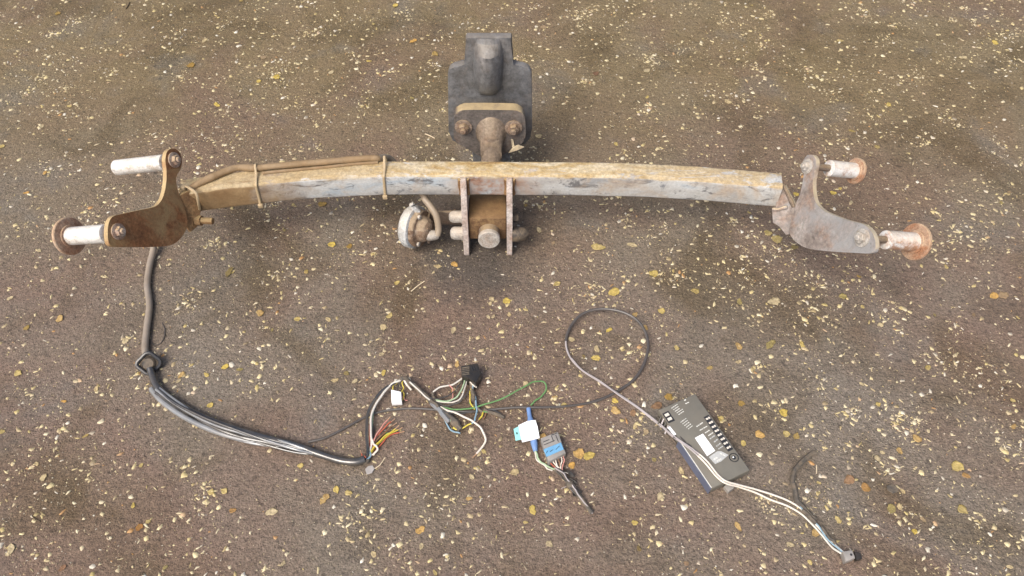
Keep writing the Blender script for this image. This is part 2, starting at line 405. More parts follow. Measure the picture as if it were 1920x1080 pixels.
def add_tube(bm, path, r, seg=10, r2=None, cap=True, flat=1.0, wob=0.0):
    """sweep; r may be a function of t in 0..1; flat scales the section's second axis"""
    path = [Vector(p) for p in path]
    n = len(path)
    rings = []
    up = None
    for i, p in enumerate(path):
        t = (path[min(i + 1, n - 1)] - path[max(i - 1, 0)]).normalized()
        if up is None:
            a = Vector((0, 0, 1)) if abs(t.z) < 0.9 else Vector((0, 1, 0))
            up = (a - t * a.dot(t)).normalized()
        else:
            up = (up - t * up.dot(t)).normalized()
        s = t.cross(up)
        f = i / (n - 1)
        rr = r(f) if callable(r) else (r if r2 is None else r + (r2 - r) * f)
        if wob: rr *= 1 + wob * (noise.noise(p * 60))
        ring = []
        for k in range(seg):
            a = 2 * math.pi * k / seg
            ring.append(bm.verts.new(p + s * (math.cos(a) * rr) + up * (math.sin(a) * rr * flat)))
        rings.append(ring)
    for i in range(n - 1):
        for k in range(seg):
            bm.faces.new((rings[i][k], rings[i][(k + 1) % seg], rings[i + 1][(k + 1) % seg], rings[i + 1][k]))
    if cap:
        bm.faces.new(rings[0][::-1])
        bm.faces.new(rings[-1])
    return bm
def tube(name, path, r, mat, parent=None, seg=10, **kw):
    label = kw.pop('label', None)
    return link(name, add_tube(bmesh.new(), path, r, seg, **kw), mat, parent, label=label)
def add_prism(bm, pts, vec, bevel=0.0, segs=1):
    """polygon pts (world) extruded by vec"""
    start = set(bm.verts)
    a = [bm.verts.new(p) for p in pts]
    b = [bm.verts.new(Vector(p) + vec) for p in pts]
    n = len(pts)
    fs = [bm.faces.new(a), bm.faces.new(b[::-1])]
    for i in range(n):
        fs.append(bm.faces.new((a[i], b[i], b[(i + 1) % n], a[(i + 1) % n])))
    if bevel > 0:
        es = list({e for f in fs[:2] for e in f.edges})
        bmesh.ops.bevel(bm, geom=es, offset=bevel, segments=segs, affect='EDGES', profile=0.5)
    return bm
def frame(axis):
    axis = Vector(axis).normalized()
    a = Vector((0, 0, 1)) if abs(axis.z) < 0.9 else Vector((0, 1, 0))
    u = axis.cross(a).normalized()
    return axis, u, axis.cross(u)
def add_lathe(bm, P, axis, prof, seg=20, rot=0.0, sx=1.0):
    """prof: list of (distance along axis, radius)"""
    ax, u, v = frame(axis)
    P = Vector(P)
    rings = []
    for h, r in prof:
        rings.append([bm.verts.new(P + ax * h + (u * math.cos(rot + 2 * math.pi * k / seg) * sx + v * math.sin(rot + 2 * math.pi * k / seg)) * max(r, 1e-5)) for k in range(seg)])
    for i in range(len(rings) - 1):
        for k in range(seg):
            bm.faces.new((rings[i][k], rings[i][(k + 1) % seg], rings[i + 1][(k + 1) % seg], rings[i + 1][k]))
    bm.faces.new(rings[0][::-1])
    bm.faces.new(rings[-1])
    return bm
def lathe(name, P, axis, prof, mat, parent=None, seg=20, rot=0.0, sharp=35, label=None, sx=1.0):
    return link(name, add_lathe(bmesh.new(), P, axis, prof, seg, rot, sx), mat, parent, sharp=sharp, label=label)
def hexhead(name, P, axis, r, h, mat, parent, washer=True, tip=0.0):
    bm = bmesh.new()
    if washer: add_lathe(bm, P, axis, [(0, r * 1.55), (0.0022, r * 1.55), (0.0026, r * 1.4)], 18)
    add_lathe(bm, P, axis, [(0.0018, r), (h * 0.85, r), (h, r * 0.86)], 6, random.random())
    if tip: add_lathe(bm, P, axis, [(h * 0.9, r * 0.52), (h + tip * 0.8, r * 0.52), (h + tip, r * 0.42)], 12)
    return link(name, bm, mat, parent, sharp=25)
def add_box(bm, c, ex, ey, ez, bevel=0.0):
    """box by centre and half-extent vectors"""
    c, ex, ey, ez = Vector(c), Vector(ex), Vector(ey), Vector(ez)
    vs = [bm.verts.new(c + ex * a + ey * b + ez * d) for d in (-1, 1) for b in (-1, 1) for a in (-1, 1)]
    fs = [bm.faces.new([vs[i] for i in q]) for q in ((0, 1, 3, 2), (4, 6, 7, 5), (0, 4, 5, 1), (2, 3, 7, 6), (0, 2, 6, 4), (1, 5, 7, 3))]
    if bevel:
        es = list({e for f in fs for e in f.edges})
        bmesh.ops.bevel(bm, geom=es, offset=bevel, segments=2, affect='EDGES', profile=0.5)
    return bm
def pxz(lst, base=0.0):
    """[(px, py, z_mm)] -> points"""
    return [gz(p[0], p[1], (p[2] if len(p) > 2 else base) / 1000) for p in lst]

# ------------------------------------------------------------------ ground
bm = bmesh.new()
bmesh.ops.create_grid(bm, x_segments=24, y_segments=24, size=7)
bmesh.ops.translate(bm, verts=bm.verts, vec=(0, 3, 0))
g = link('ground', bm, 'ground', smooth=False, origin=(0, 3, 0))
tag(g, 'worn brown asphalt yard surface strewn with pale chips', 'ground', kind='structure')

def scatter(name, count, smin, smax, power, mat, label, hfac, seed, clump=0.0, clusters=0.0):
    r = np.random.default_rng(seed)
    xs, ys, sz = [], [], []
    centres = [(r.uniform(-1.4, 1.4), r.uniform(0.2, 2.1), r.uniform(0.008, 0.028)) for _ in range(340)]
    while len(xs) < count:
        if r.random() < clusters:
            cxx, cyy, cr = centres[r.integers(len(centres))]
            xs.append(cxx + r.normal() * cr); ys.append(cyy + r.normal() * cr)
            continue
        y = r.uniform(-0.05, 2.55)
        x = r.uniform(-1, 1) * (1.0 + 0.45 * y)
        d = 0.5 + 0.9 * noise.noise(Vector((x * 4.5, y * 4.5, seed))) + 0.5 * noise.noise(Vector((x * 17, y * 17, seed + 3)))
        if r.random() < clump and r.random() > max(0.10, 0.25 + 1.3 * (d - 0.25)): continue
        xs.append(x); ys.append(y)
    n = count
    s = smin + (smax - smin) * r.random(n) ** power
    K = 7
    ang = np.linspace(0, 2 * np.pi, K, endpoint=False)[None, :] + r.uniform(-0.32, 0.32, (n, K)) + r.uniform(0, 6.28, (n, 1))
    rad = 0.5 * s[:, None] * r.uniform(0.38, 1.2, (n, K))
    asp = np.where(r.random((n, 1)) < 0.38, r.uniform(0.18, 0.4, (n, 1)), r.uniform(0.4, 1.0, (n, 1)))
    yaw = r.uniform(0, np.pi, (n, 1))
    lx, ly = np.cos(ang) * rad, np.sin(ang) * rad * asp
    px = np.array(xs)[:, None] + lx * np.cos(yaw) - ly * np.sin(yaw)
    py = np.array(ys)[:, None] + lx * np.sin(yaw) + ly * np.cos(yaw)
    tilt = r.uniform(-0.25, 0.25, (n, 2))
    h = hfac * s * r.uniform(0.5, 1.4, n)
    top = 0.0002 + h[:, None] * 0.75 + tilt[:, :1] * lx * 0.5 + tilt[:, 1:] * ly * 0.5
    bot = np.full((n, K), -0.0012)
    inner = 0.72
    ix = np.array(xs)[:, None] + (px - np.array(xs)[:, None]) * inner
    iy = np.array(ys)[:, None] + (py - np.array(ys)[:, None]) * inner
    V = np.empty((n, 2 * K, 3))
    V[:, :K, 0], V[:, :K, 1], V[:, :K, 2] = px, py, bot
    V[:, K:, 0], V[:, K:, 1], V[:, K:, 2] = ix, iy, np.maximum(top, 0.0003)
    me = bpy.data.meshes.new(name)
    base = (np.arange(n) * 2 * K)[:, None]
    k = np.arange(K)
    quads = np.stack([k, (k + 1) % K, (k + 1) % K + K, k + K], 1).reshape(-1)
    loops_q = (base + quads[None, :]).reshape(n, -1)
    loops_c = base + (k + K)[None, :]
    loops = np.concatenate([loops_q, loops_c], 1).reshape(-1).astype(np.int32)
    tot = np.tile(np.array([4] * K + [K], dtype=np.int32), n)
    start = np.concatenate([[0], np.cumsum(tot)[:-1]]).astype(np.int32)
    me.vertices.add(n * 2 * K)
    me.vertices.foreach_set('co', V.reshape(-1).astype(np.float32))
    me.loops.add(len(loops))
    me.loops.foreach_set('vertex_index', loops)
    me.polygons.add(len(tot))
    me.polygons.foreach_set('loop_start', start)
    me.update(calc_edges=True)
    me.validate()
    me.materials.append(MAT[mat])
    o = bpy.data.objects.new(name, me)
    COL.objects.link(o)
    return tag(o, label, 'gravel', kind='stuff')
scatter('pale_chips', 42000, 0.0030, 0.0150, 3.0, 'chips', 'pale cream stone and leaf chips scattered over the asphalt', 0.10, 21, 0.8, 0.18)
scatter('fine_grit', 60000, 0.0013, 0.0045, 1.7, 'grit', 'fine pale and dark grit covering the asphalt', 0.16, 22, 0.7)

# ------------------------------------------------------------------ towbar
TB = empty('towbar', (-0.04, 0.97, 0), 'rusty and grey steel towbar with long bowed cross beam lying on the asphalt', 'towbar')
ZT, BH, BD = 0.170, 0.050, 0.040
edge_px = [(338, 365), (372, 359.5), (425, 352), (480, 346), (560, 338), (640, 333), (720, 330), (800, 329.5), (880, 329.5), (960, 330), (1040, 330.5), (1120, 331.5), (1200, 333.5), (1280, 337.5), (1350, 342), (1415, 347.5), (1468, 352.5)]
edge = catmull([gz(x, y, ZT) for x, y in edge_px], 6)
def beam_section(i):
    p = edge[i]
    t = (edge[min(i + 1, len(edge) - 1)] - edge[max(i - 1, 0)]).normalized()
    b = Vector((-t.y, t.x, 0)).normalized()
    if b.y < 0: b = -b
    return p, b
def beam_at(px):
    """front-top edge point, inward direction at a picture column"""
    best = min(range(len(edge)), key=lambda i: abs(proj(edge[i])[0] - px))
    return beam_section(best)
bm = bmesh.new()
rings = []
rc = 0.006
for i in range(len(edge)):
    p, b = beam_section(i)
    ring = []
    for cx, cz, a0 in ((rc, -rc, 90), (BD - rc, -rc, 0), (BD - rc, -BH + rc, -90), (rc, -BH + rc, -180)):
        for k in range(4):
            a = math.radians(a0 + (90 - 30 * k))
            q = p + b * (cx + rc * math.cos(a)) + Vector((0, 0, cz + rc * math.sin(a)))
            dn = noise.noise(q * 25) * 0.0007
            ring.append(bm.verts.new(q + b * dn + Vector((0, 0, dn))))
    rings.append(ring)
K = len(rings[0])
for i in range(len(rings) - 1):
    for k in range(K):
        bm.faces.new((rings[i][k], rings[i][(k + 1) % K], rings[i + 1][(k + 1) % K], rings[i + 1][k]))
bm.faces.new(rings[0]); bm.faces.new(rings[-1][::-1])
beam = link('beam', bm, 'beam', TB, sharp=50, label='long bowed square tube with tan dust on top and pale grey front')

# two plates welded to the beam, standing on the ground
def rib(xc, w):
    prof = [(0.9905, 0.166), (0.984, 0.168), (0.974, 0.150), (0.964, 0.120), (0.957, 0.075), (0.948, 0.006), (0.951, 0.0), (0.975, 0.0), (0.998, 0.020), (1.032, 0.060), (1.038, 0.098), (1.036, 0.119), (0.992, 0.119)]
    pts = [Vector((xc - w / 2, y, z)) for y, z in prof]
    bm = add_prism(bmesh.new(), pts, Vector((w, 0, 0)), 0.0012)
    return link('support_plate', bm, 'ribplate', TB, sharp=30)
rib(-0.0855, 0.0105)
rib(-0.0045, 0.0105)
# weld seams beside the plates
for xc in (-0.0915, -0.0785, -0.0105, 0.0025):
    p = [Vector((xc, 0.9875, z + 0.0)) for z in (0.164, 0.155, 0.146, 0.136, 0.127)]
    tube('weld_seam', catmull(p, 4), 0.0035, 'dustrust', TB, 8, wob=0.6)
# clamping block and round neck bar
bm = add_box(bmesh.new(), (-0.045, 0.997, 0.058), (0.0345, 0, 0), (0, 0.034, -0.003), (0, 0.002, 0.026), 0.003)
link('clamp_block', bm, 'clamp', TB, sharp=30)
neck_pts = [(-0.042, 0.940, 0.0580), (-0.042, 0.965, 0.0545), (-0.042, 1.0, 0.050), (-0.041, 1.035, 0.055), (-0.040, 1.075, 0.085), (-0.039, 1.10, 0.12), (-0.039, 1.116, 0.15)]
path = catmull(neck_pts, 6)
neck = tube('neck_bar', path, lambda f: 0.0195 if f < 0.93 else 0.0195 + (f - 0.93) * 0.03, 'neck', TB, 20, label='bent round neck bar with a bare cut end')
ax = (Vector(neck_pts[0]) - Vector(neck_pts[1])).normalized()
lathe('cut_end', Vector(neck_pts[0]), ax, [(-0.006, 0.0200), (0.0015, 0.0200), (0.0030, 0.0185), (0.0032, 0.0)], 'boltgrey', neck, 28)
for (y, z, r, l, m) in ((0.987, 0.068, 0.0115, 0.026, 'boltgrey'), (0.966, 0.046, 0.0125, 0.024, 'boltgrey')):
    lathe('clamp_bolt', (-0.0908, y, z), (-1, 0, 0), [(0, r * 1.15), (0.003, r * 1.15), (0.0032, r), (l * 0.7, r), (l * 0.9, r * 0.8), (l, r * 0.45)], m, TB, 14)
lathe('clamp_nut', (0.0008, 0.962, 0.048), (1, 0, 0), [(0, 0.014), (0.012, 0.015), (0.024, 0.012), (0.030, 0.006)], 'darkrub', TB, 14)
lathe('clamp_nut', (0.0008, 0.985, 0.070), (1, 0, 0), [(0, 0.0105), (0.010, 0.0105), (0.012, 0.008)], 'darkrub', TB, 6)

# flange and ball cover
YF = 1.120
fl_px = [(851, 228), (854, 215), (864, 207.5), (882, 206), (918, 206), (950, 206.5), (970, 208), (981, 215), (985, 228), (985, 258), (979, 268), (962, 279), (945, 289), (935, 296), (905, 296), (893, 289), (876, 278), (858, 268), (851, 256)]
pts = catmull([gy(x, y, YF) for x, y in fl_px], 4, closed=True)
flange = link('flange', add_prism(bmesh.new(), pts, Vector((0, 0.020, 0)), 0.0022, 2), 'flange', TB, sharp=30, label='dark flange plate with a dusty tan top edge')
# flared collar where the neck meets the flange
cx = gy(919, 250, YF)
bm = bmesh.new()
ringsN = []
for f, hw, hh in ((0.0, 0.030, 0.038), (0.25, 0.023, 0.034), (0.6, 0.0205, 0.028), (1.0, 0.020, 0.022)):
    c = Vector((-0.039, YF + 0.001 - 0.030 * f, 0.156 - 0.030 * f))
    ringsN.append([bm.verts.new(c + Vector((math.cos(a) * hw, 0, math.sin(a) * hh))) for a in [2 * math.pi * k / 24 for k in range(24)]])
for i in range(3):
    for k in range(24):
        bm.faces.new((ringsN[i][k], ringsN[i][(k + 1) % 24], ringsN[i + 1][(k + 1) % 24], ringsN[i + 1][k]))
bm.faces.new(ringsN[0]); bm.faces.new(ringsN[-1][::-1])
link('neck_collar', bm, 'neck', flange, sharp=60)
for bx_, by_ in ((869, 238), (963, 239)):
    hexhead('bolt', gy(bx_, by_, YF - 0.0005), (0, -1, 0.06), 0.0105, 0.011, 'boltdark', flange, True, 0.006)

YC = 1.1625
cov_px = [(873, 73), (875, 70.5), (958, 70.5), (960, 73), (960, 124), (981, 125), (991, 129), (997, 138), (998, 240), (994, 260), (984, 272), (862, 272), (848, 264), (841, 248), (839.5, 141), (843, 130), (852, 125), (873, 124)]
pts = [gy(x, y, YC) for x, y in cov_px]
bm = add_prism(bmesh.new(), pts, Vector((0, 0.016, 0)), 0.0028, 2)
# raised rounded channel down the middle
rows = []
for py, d, wl, wr in ((72.5, 0.003, 892, 941), (80, 0.008, 890, 942), (92, 0.030, 888, 943), (112, 0.034, 886, 944), (135, 0.033, 887, 943), (155, 0.027, 888, 942), (168, 0.014, 891, 939), (176, 0.006, 897, 933), (180, 0.0, 904, 926)):
    a, b = gy(wl, py, YC), gy(wr, py, YC)
    row = []
    for k in range(13):
        t = k / 12
        hprof = math.sin(math.pi * t) ** 0.62
        row.append(bm.verts.new(a.lerp(b, t) + Vector((0, 0.0015 - d * hprof, 0))))
    rows.append(row)
for i in range(len(rows) - 1):
    for k in range(12):
        bm.faces.new((rows[i][k], rows[i][k + 1], rows[i + 1][k + 1], rows[i + 1][k]))
cap = [bm.verts.new(v.co + Vector((0, 0.004, 0))) for v in (rows[0][0], rows[0][-1])]
bm.faces.new(rows[0][::-1])
# foot of the cover under the flange, reaching the ground
x0, x1 = gy(884, 260, YC).x, gy(956, 260, YC).x
add_box(bm, ((x0 + x1) / 2, 1.178, 0.034), ((x1 - x0) / 2, 0, 0), (0, 0.0135, 0), (0, 0, 0.0345), 0.004)
link('ball_cover', bm, 'cover', TB, sharp=45, label='upright faded black plastic ball cover behind the flange')
# dusty spacer between flange and cover
pts2 = [gy(x, y, YF + 0.0205) for x, y in fl_px]
ccv = sum(pts2, Vector()) / len(pts2)
pts2 = catmull([ccv + (p - ccv) * 0.93 for p in pts2], 3, closed=True)
link('spacer_plate', add_prism(bmesh.new(), pts2, Vector((0, 0.0215, 0)), 0.001), 'flange', flange, sharp=30)

# side brackets with their studs
def bracket(sgn, P0, outline, mat, label, bolts, sub=5, thick=0.008):
    n = Vector((-sgn * 0.93, -0.20, 0.30)).normalized()
    P0 = Vector(P0)
    pts = catmull([gp(x, y, P0, n) for x, y in outline], sub, closed=True)
    bm = add_prism(bmesh.new(), pts, -n * thick, 0.0012, 2)
    br = link('side_bracket', bm, mat, TB, sharp=30, label=label)
    for (bx, by, r, bmname) in bolts:
        hexhead('bolt_head', gp(bx, by, P0, n), n, r, 0.0085, bmname, br, True, 0.004)
    return br, n, P0
left_out = [(320, 279), (313, 285), (310, 300), (312, 318), (312, 338), (309, 358), (303, 375), (291, 387), (262, 394), (230, 401), (212, 406), (204, 418), (202, 438), (204, 455), (212, 462), (250, 463), (305, 462), (328, 456), (343, 441), (351, 424), (350, 405), (344, 385), (336, 365), (331, 345), (331, 330), (339, 316), (341, 300), (336, 284), (328, 279)]
right_out = [(1518, 290), (1509, 295), (1505, 308), (1507, 325), (1504, 345), (1500, 364), (1493, 380), (1488, 398), (1482, 420), (1480, 436), (1486, 447), (1497, 457), (1515, 466), (1552, 471), (1600, 474), (1630, 475), (1640, 470), (1641, 452), (1634, 434), (1619, 421), (1590, 413), (1565, 404), (1543, 394), (1530, 380), (1525, 362), (1524, 340), (1527, 322), (1530, 305), (1527, 293)]
LB, nL, PL = bracket(-1, (-0.552, 0.965, 0.145), left_out, 'rust', 'brown rusted L-shaped bracket plate', [(326, 300, 0.0085, 'bolt'), (221, 434, 0.0085, 'bolt')])
RB, nR, PR = bracket(1, (0.488, 0.975, 0.145), right_out, 'greyplate', 'grey L-shaped bracket plate with rusty edges', [(1514, 312, 0.0085, 'boltgrey'), (1617, 446, 0.0095, 'boltgrey')])
def stud(P, n, thread, s0, s1, rs, w, rw, mat, wmat='washer'):
    """thread length, sleeve from s0 to s1, washer distance and radius, all measured from the plate outwards"""
    d = -n
    st = lathe('stud', P + d * 0.004, d, [(0, 0.0062), (thread - 0.002, 0.0062), (thread, 0.005)], 'thread', TB, 12)
    lathe('sleeve', P, d, [(s0, rs * 0.8), (s0 + 0.001, rs), (s1 - 0.001, rs), (s1, rs * 0.8)], mat, st, 24)
    if rw:
        lathe('washer', P, d, [(w, rw * 0.96), (w + 0.001, rw), (w + 0.0045, rw), (w + 0.0055, rw * 0.96)], wmat, st, 28)
        lathe('nut', P, d, [(w - 0.002, rs * 1.25), (w + 0.0002, rs * 1.3)], wmat, st, 16)
stud(gp(322, 303, PL, nL), nL, 0.128, 0.014, 0.124, 0.0135, 0, 0, 'zinc')
stud(gp(214, 437, PL, nL), nL, 0.098, 0.014, 0.096, 0.0145, 0.092, 0.0300, 'zinc')
stud(gp(1514, 311, PR, nR), nR, 0.118, 0.046, 0.107, 0.0140, 0.104, 0.0230, 'zincrust')
stud(gp(1619, 447, PR, nR), nR, 0.120, 0.044, 0.112, 0.0150, 0.106, 0.0300, 'zincrust')

# end plates joining beam and brackets
def px_prism(name, poly, y0z, n, thick, mat, parent, bevel=0.001):
    P, nn = Vector(y0z), Vector(n).normalized()
    pts = [gp(x, y, P, nn) for x, y in poly]
    return link(name, add_prism(bmesh.new(), pts, -nn * thick, bevel), mat, parent, sharp=30)
px_prism('end_plate', [(336, 366), (352, 358), (372, 360), (378, 392), (370, 425), (357, 436), (350, 425), (346, 395)], (-0.538, 0.955, 0.140), (0.72, -0.62, 0.30), 0.008, 'dustrust', TB)
px_prism('end_plate', [(1458, 346), (1474, 350), (1492, 382), (1492, 402), (1487, 438), (1473, 441), (1462, 424), (1449, 418), (1447, 392), (1456, 388)], (0.478, 0.958, 0.145), (-0.45, -0.80, 0.40), 0.008, 'greyplate', TB)
tube('weld_seam', catmull([gp(x, y, Vector((0.478, 0.956, 0.145)), Vector((-0.45, -0.80, 0.40))) for x, y in ((1468, 346), (1474, 358), (1481, 372), (1488, 388))], 5), 0.0030, 'thread', TB, 8, wob=0.6)
tube('weld_seam', catmull([gp(x, y, Vector((0.478, 0.954, 0.145)), Vector((-0.45, -0.80, 0.40))) for x, y in ((1448, 392), (1458, 393), (1468, 390), (1476, 388))], 5), 0.0026, 'greyplate', TB, 8, wob=0.6)
pb = gz(362, 413, 0.118)
bm = bmesh.new()
add_lathe(bm, pb, (0.97, -0.1, 0.05), [(-0.012, 0.006), (0.036, 0.006), (0.037, 0.005)], 12)
add_lathe(bm, pb, (0.97, -0.1, 0.05), [(0.002, 0.0125), (0.005, 0.0125), (0.0052, 0.0095), (0.016, 0.0095)], 6)
link('beam_bolt', bm, 'dustrust', TB, sharp=25)

# ------------------------------------------------------------------ trailer socket hung on the plates
SK = empty('trailer_socket', (-0.15, 0.955, 0), 'pale lidded trailer socket with crusty brown body beside the towbar plates', 'socket')
sc_ = gz(788, 428, 0.052)
ax = Vector((-0.84, 0.36, -0.12)).normalized()
bm = bmesh.new()
add_lathe(bm, sc_ + ax * 0.006, ax, [(0, 0.0370), (0.002, 0.0405), (0.014, 0.0405), (0.020, 0.037), (0.024, 0.022), (0.0245, 0.0)], 36)
link('lid', bm, 'lid', SK, sharp=50, label='pale grey round lid closed over the socket')
bm = bmesh.new()
add_lathe(bm, sc_ - ax * 0.004, ax, [(0, 0.0335), (0.002, 0.0355), (0.0105, 0.0355)], 30)
add_lathe(bm, sc_ - ax * 0.022, ax, [(0, 0.012), (0.004, 0.019), (0.010, 0.022), (0.0185, 0.026)], 20)
for v in bm.verts: v.co += Vector((noise.noise(v.co * 90), noise.noise(v.co * 90 + Vector((5, 0, 0))), noise.noise(v.co * 90 + Vector((0, 9, 0))))) * 0.0022
body = link('body', bm, 'crust', SK, sharp=60)
_, u_, v_ = frame(ax)
for a in (0.5, 2.6, 4.7):
    q = sc_ - ax * 0.004 + (u_ * math.cos(a) + v_ * math.sin(a)) * 0.030
    lathe('screw', q + ax * 0.0005, -ax, [(0, 0.0045), (0.004, 0.0045), (0.005, 0.003)], 'boltgrey', body, 10)
hp = sc_ + (u_ * 0.0 + Vector((0, 0.030, 0.030)))
bm = add_prism(bmesh.new(), [gy(767, 386, 0.985), gy(774, 383, 0.985), (gy(788, 398, 0.980)), (gy(779, 404, 0.980))], Vector((0.0, 0.006, 0.0)), 0.0008)
link('hinge_tab', bm, 'lid', SK)
p = [gy(772, 387, 0.983), gy(779, 384, 0.981), gy(787, 380, 0.980)]
tube('spring_wire', p, 0.0010, 'rubber', SK, 6)
# bracket strap to the support plate
bm = add_prism(bmesh.new(), [Vector((-0.158, y, z)) for y, z in ((0.955, 0.03), (1.012, 0.03), (1.016, 0.062), (0.958, 0.066))], Vector((0.0045, 0, 0.0)), 0.0008)
bm2 = add_box(bm, (-0.124, 1.004, 0.048), (0.034, 0, 0), (0, 0.0028, 0), (0, 0, 0.017), 0.001)
link('mounting_strap', bm, 'thread', SK, sharp=30)
lathe('cable_boot', gz(816, 441, 0.045), (-0.8, -0.1, 0.1), [(-0.006, 0.007), (0.0, 0.0095), (0.010, 0.0105), (0.020, 0.009), (0.024, 0.006)], 'boltgrey', SK, 16)

# ------------------------------------------------------------------ wiring harness
WH = empty('wiring_harness', gz(280, 680, 0), 'long wiring harness of grey cable, glossy black sleeve and loose coloured wires', 'wiring harness')
# cable from the socket, up behind the beam, along its top back edge, down behind the rusty bracket
pts = [gz(820, 442, 0.047), gz(822, 428, 0.058), gz(818, 405, 0.080), gz(808, 388, 0.092), gz(797, 374, 0.10), Vector((-0.165, 1.012, 0.104)), Vector((-0.20, 1.045, 0.112)), Vector((-0.222, 1.054, 0.150))]
p, b = beam_at(712)
pts.append(p + b * 0.041 + Vector((0, 0, 0.004)))
for px, off in ((690, 0.040), (660, 0.038), (620, 0.036), (560, 0.035), (510, 0.035), (480, 0.035), (445, 0.041)):
    p, b = beam_at(px)
    pts.append(p + b * off + Vector((0, 0, 0.0062)))
pts += [gz(402, 330, 0.176), gz(372, 345, 0.172), gz(352, 359, 0.165), gz(341, 374, 0.150), Vector((-0.60, 0.992, 0.110)), Vector((-0.648, 0.990, 0.062)), Vector((-0.677, 0.982, 0.026))]
pts += [gz(287, 470, 0.012), gz(280, 500, 0.0068), gz(276, 535, 0.0062), gz(280, 572, 0.0062), gz(275, 618, 0.0062), gz(272, 655, 0.0075), gz(277, 682, 0.012)]
cab = catmull(pts, 7)
ncab = len(cab)
i1 = 8 * 7
i2 = 18 * 7
tube('cable', cab[:i1 + 1], 0.0062, 'cable', WH, 12)
tube('cable', cab[i1:i2 + 1], 0.0062, 'cable_brown', WH, 12, wob=0.15)
tube('cable', cab[i2:], 0.0058, 'cable_dark', WH, 12)
# second dusty strand beside the cable on the beam
q = []
for px, off in ((705, 0.033), (660, 0.030), (600, 0.026), (540, 0.025), (490, 0.025)):
    p, b = beam_at(px)
    q.append(p + b * off + Vector((0, 0, 0.0022)))
tube('cable_strand', catmull(q, 6), 0.0026, 'cable_brown', WH, 8)
# grommet
gc = gz(280, 681, 0.010)
gax = Vector((0.16, -0.55, 0.72)).normalized()
_, gu, gv = frame(gax)
loop = []
for k in range(28):
    a = 2 * math.pi * k / 28
    rr = 0.0158 * (1 + 0.10 * math.cos(4 * a + 0.6))
    loop.append(gc + gu * math.cos(a) * rr * 1.08 + gv * math.sin(a) * rr + gax * 0.004)
loop.append(loop[0].copy())
bm = add_tube(bmesh.new(), loop, 0.0035, 8, cap=False)
bmesh.ops.remove_doubles(bm, verts=bm.verts, dist=0.00005)
gr = link('grommet_rim', bm, 'rubber', WH, label='glossy black rubber rim of the grommet')
lathe('grommet_cone', gc - gax * 0.002, gax, [(-0.006, 0.010), (0.0, 0.0155), (0.004, 0.0150), (0.0055, 0.0120), (0.009, 0.0105), (0.011, 0.0085)], 'darkrub', gr, 20)
# sleeve
sl = pxz([(281, 690, 15), (285, 704, 11), (294, 724, 9), (316, 746, 9), (352, 769, 9), (400, 791, 9), (455, 810, 9), (510, 825, 9), (560, 838, 8.5), (600, 852, 8), (640, 864, 8), (668, 866, 7.5), (684, 861, 8)])
path = catmull(sl, 8)
tube('sleeve', path, lambda f: 0.0058 + 0.0008 * math.sin(math.pi * min(1, f * 1.15)) if f < 0.87 else 0.0064, 'sleeve', WH, 14, wob=0.10, label='glossy black vinyl sleeve')
sl2 = pxz([(284, 728, 5), (300, 749, 5), (340, 778, 4.5), (390, 803, 4.5), (440, 820, 4.5), (490, 828, 5), (540, 836, 6), (585, 850, 6)])
tube('sleeve_strand', catmull(sl2, 7), 0.0042, 'sleeve_lt', WH, 10, wob=0.15)
sl3 = pxz([(282, 732, 3), (305, 757, 3), (350, 787, 3), (400, 810, 3), (460, 828, 3), (510, 836, 3), (550, 837, 3.5)])
tube('sleeve_strand', catmull(sl3, 7), 0.0024, 'sleeve_lt', WH, 8)
sl4 = pxz([(295, 729, 16), (330, 757, 17), (385, 784, 17), (440, 805, 17), (500, 826, 16), (560, 841, 12), (610, 858, 6)])
tube('sleeve_strand', catmull(sl4, 7), 0.0022, 'sleeve', WH, 8)

for k_, (dx, dy, z_, r_, m_) in enumerate(((-2, 4, 9, 2.6, 'sleeve'), (3, -3, 13, 2.3, 'sleeve_lt'), (0, 1, 15.5, 2.0, 'sleeve_lt'), (-3, 7, 5, 2.0, 'sleeve'), (5, -5, 8, 2.2, 'sleeve'))):
    base_ = [(294, 730), (322, 752), (358, 774), (404, 796), (456, 814), (508, 828), (556, 840), (598, 853)]
    lst_ = [(x + dx + 2.5 * math.sin(i * 1.3 + k_ * 2), y + dy + 2.0 * math.cos(i * 1.7 + k_), z_ + 1.2 * math.sin(i + k_)) for i, (x, y) in enumerate(base_)]
    lst_[-1] = (600, 853, 8)
    tube('sleeve_strand', catmull(pxz(lst_), 6), r_ / 1000, m_, WH, 8, wob=0.2)
def wire(lst, r_mm, mat, parent=None, base=3.0, seg=7, n=6, name='wire', end=None):
    pts = pxz(lst, base)
    pts = catmull(pts, 2)
    for q_ in pts[1:-1]: q_ += Vector((random.uniform(-1, 1), random.uniform(-1, 1), random.uniform(-0.3, 0.6))) * 0.0012
    n = max(3, n // 2)
    o = tube(name, catmull(pts, n), r_mm / 1000 * (0.82 if name == 'wire' else 1.0), mat, parent or WH, seg)
    if end:
        d = (pts[-1] - pts[-2]).normalized()
        e = tube('wire_end', [pts[-1] - d * 0.001, pts[-1] + d * 0.004, pts[-1] + d * 0.008 + Vector((0, 0, 0.0005))], r_mm / 1000 * 0.62, end, o, 6)
    return o
wire([(684, 861, 8), (690, 850, 9), (688, 820, 10), (689, 785, 12), (700, 752, 14), (722, 728, 16), (748, 714, 16)], 3.0, 'sleeve')
wire([(690, 857, 6), (696, 832, 7), (695, 800, 10), (700, 770, 12), (713, 744, 14), (735, 720, 17), (757, 710, 18)], 2.2, 'w_white')
wire([(692, 840, 5), (694, 815, 7), (694, 795, 8)], 1.3, 'w_red')
wire([(748, 714, 15), (757, 709, 18), (764, 710, 16)], 3.6, 'tape', name='tape_wrap')
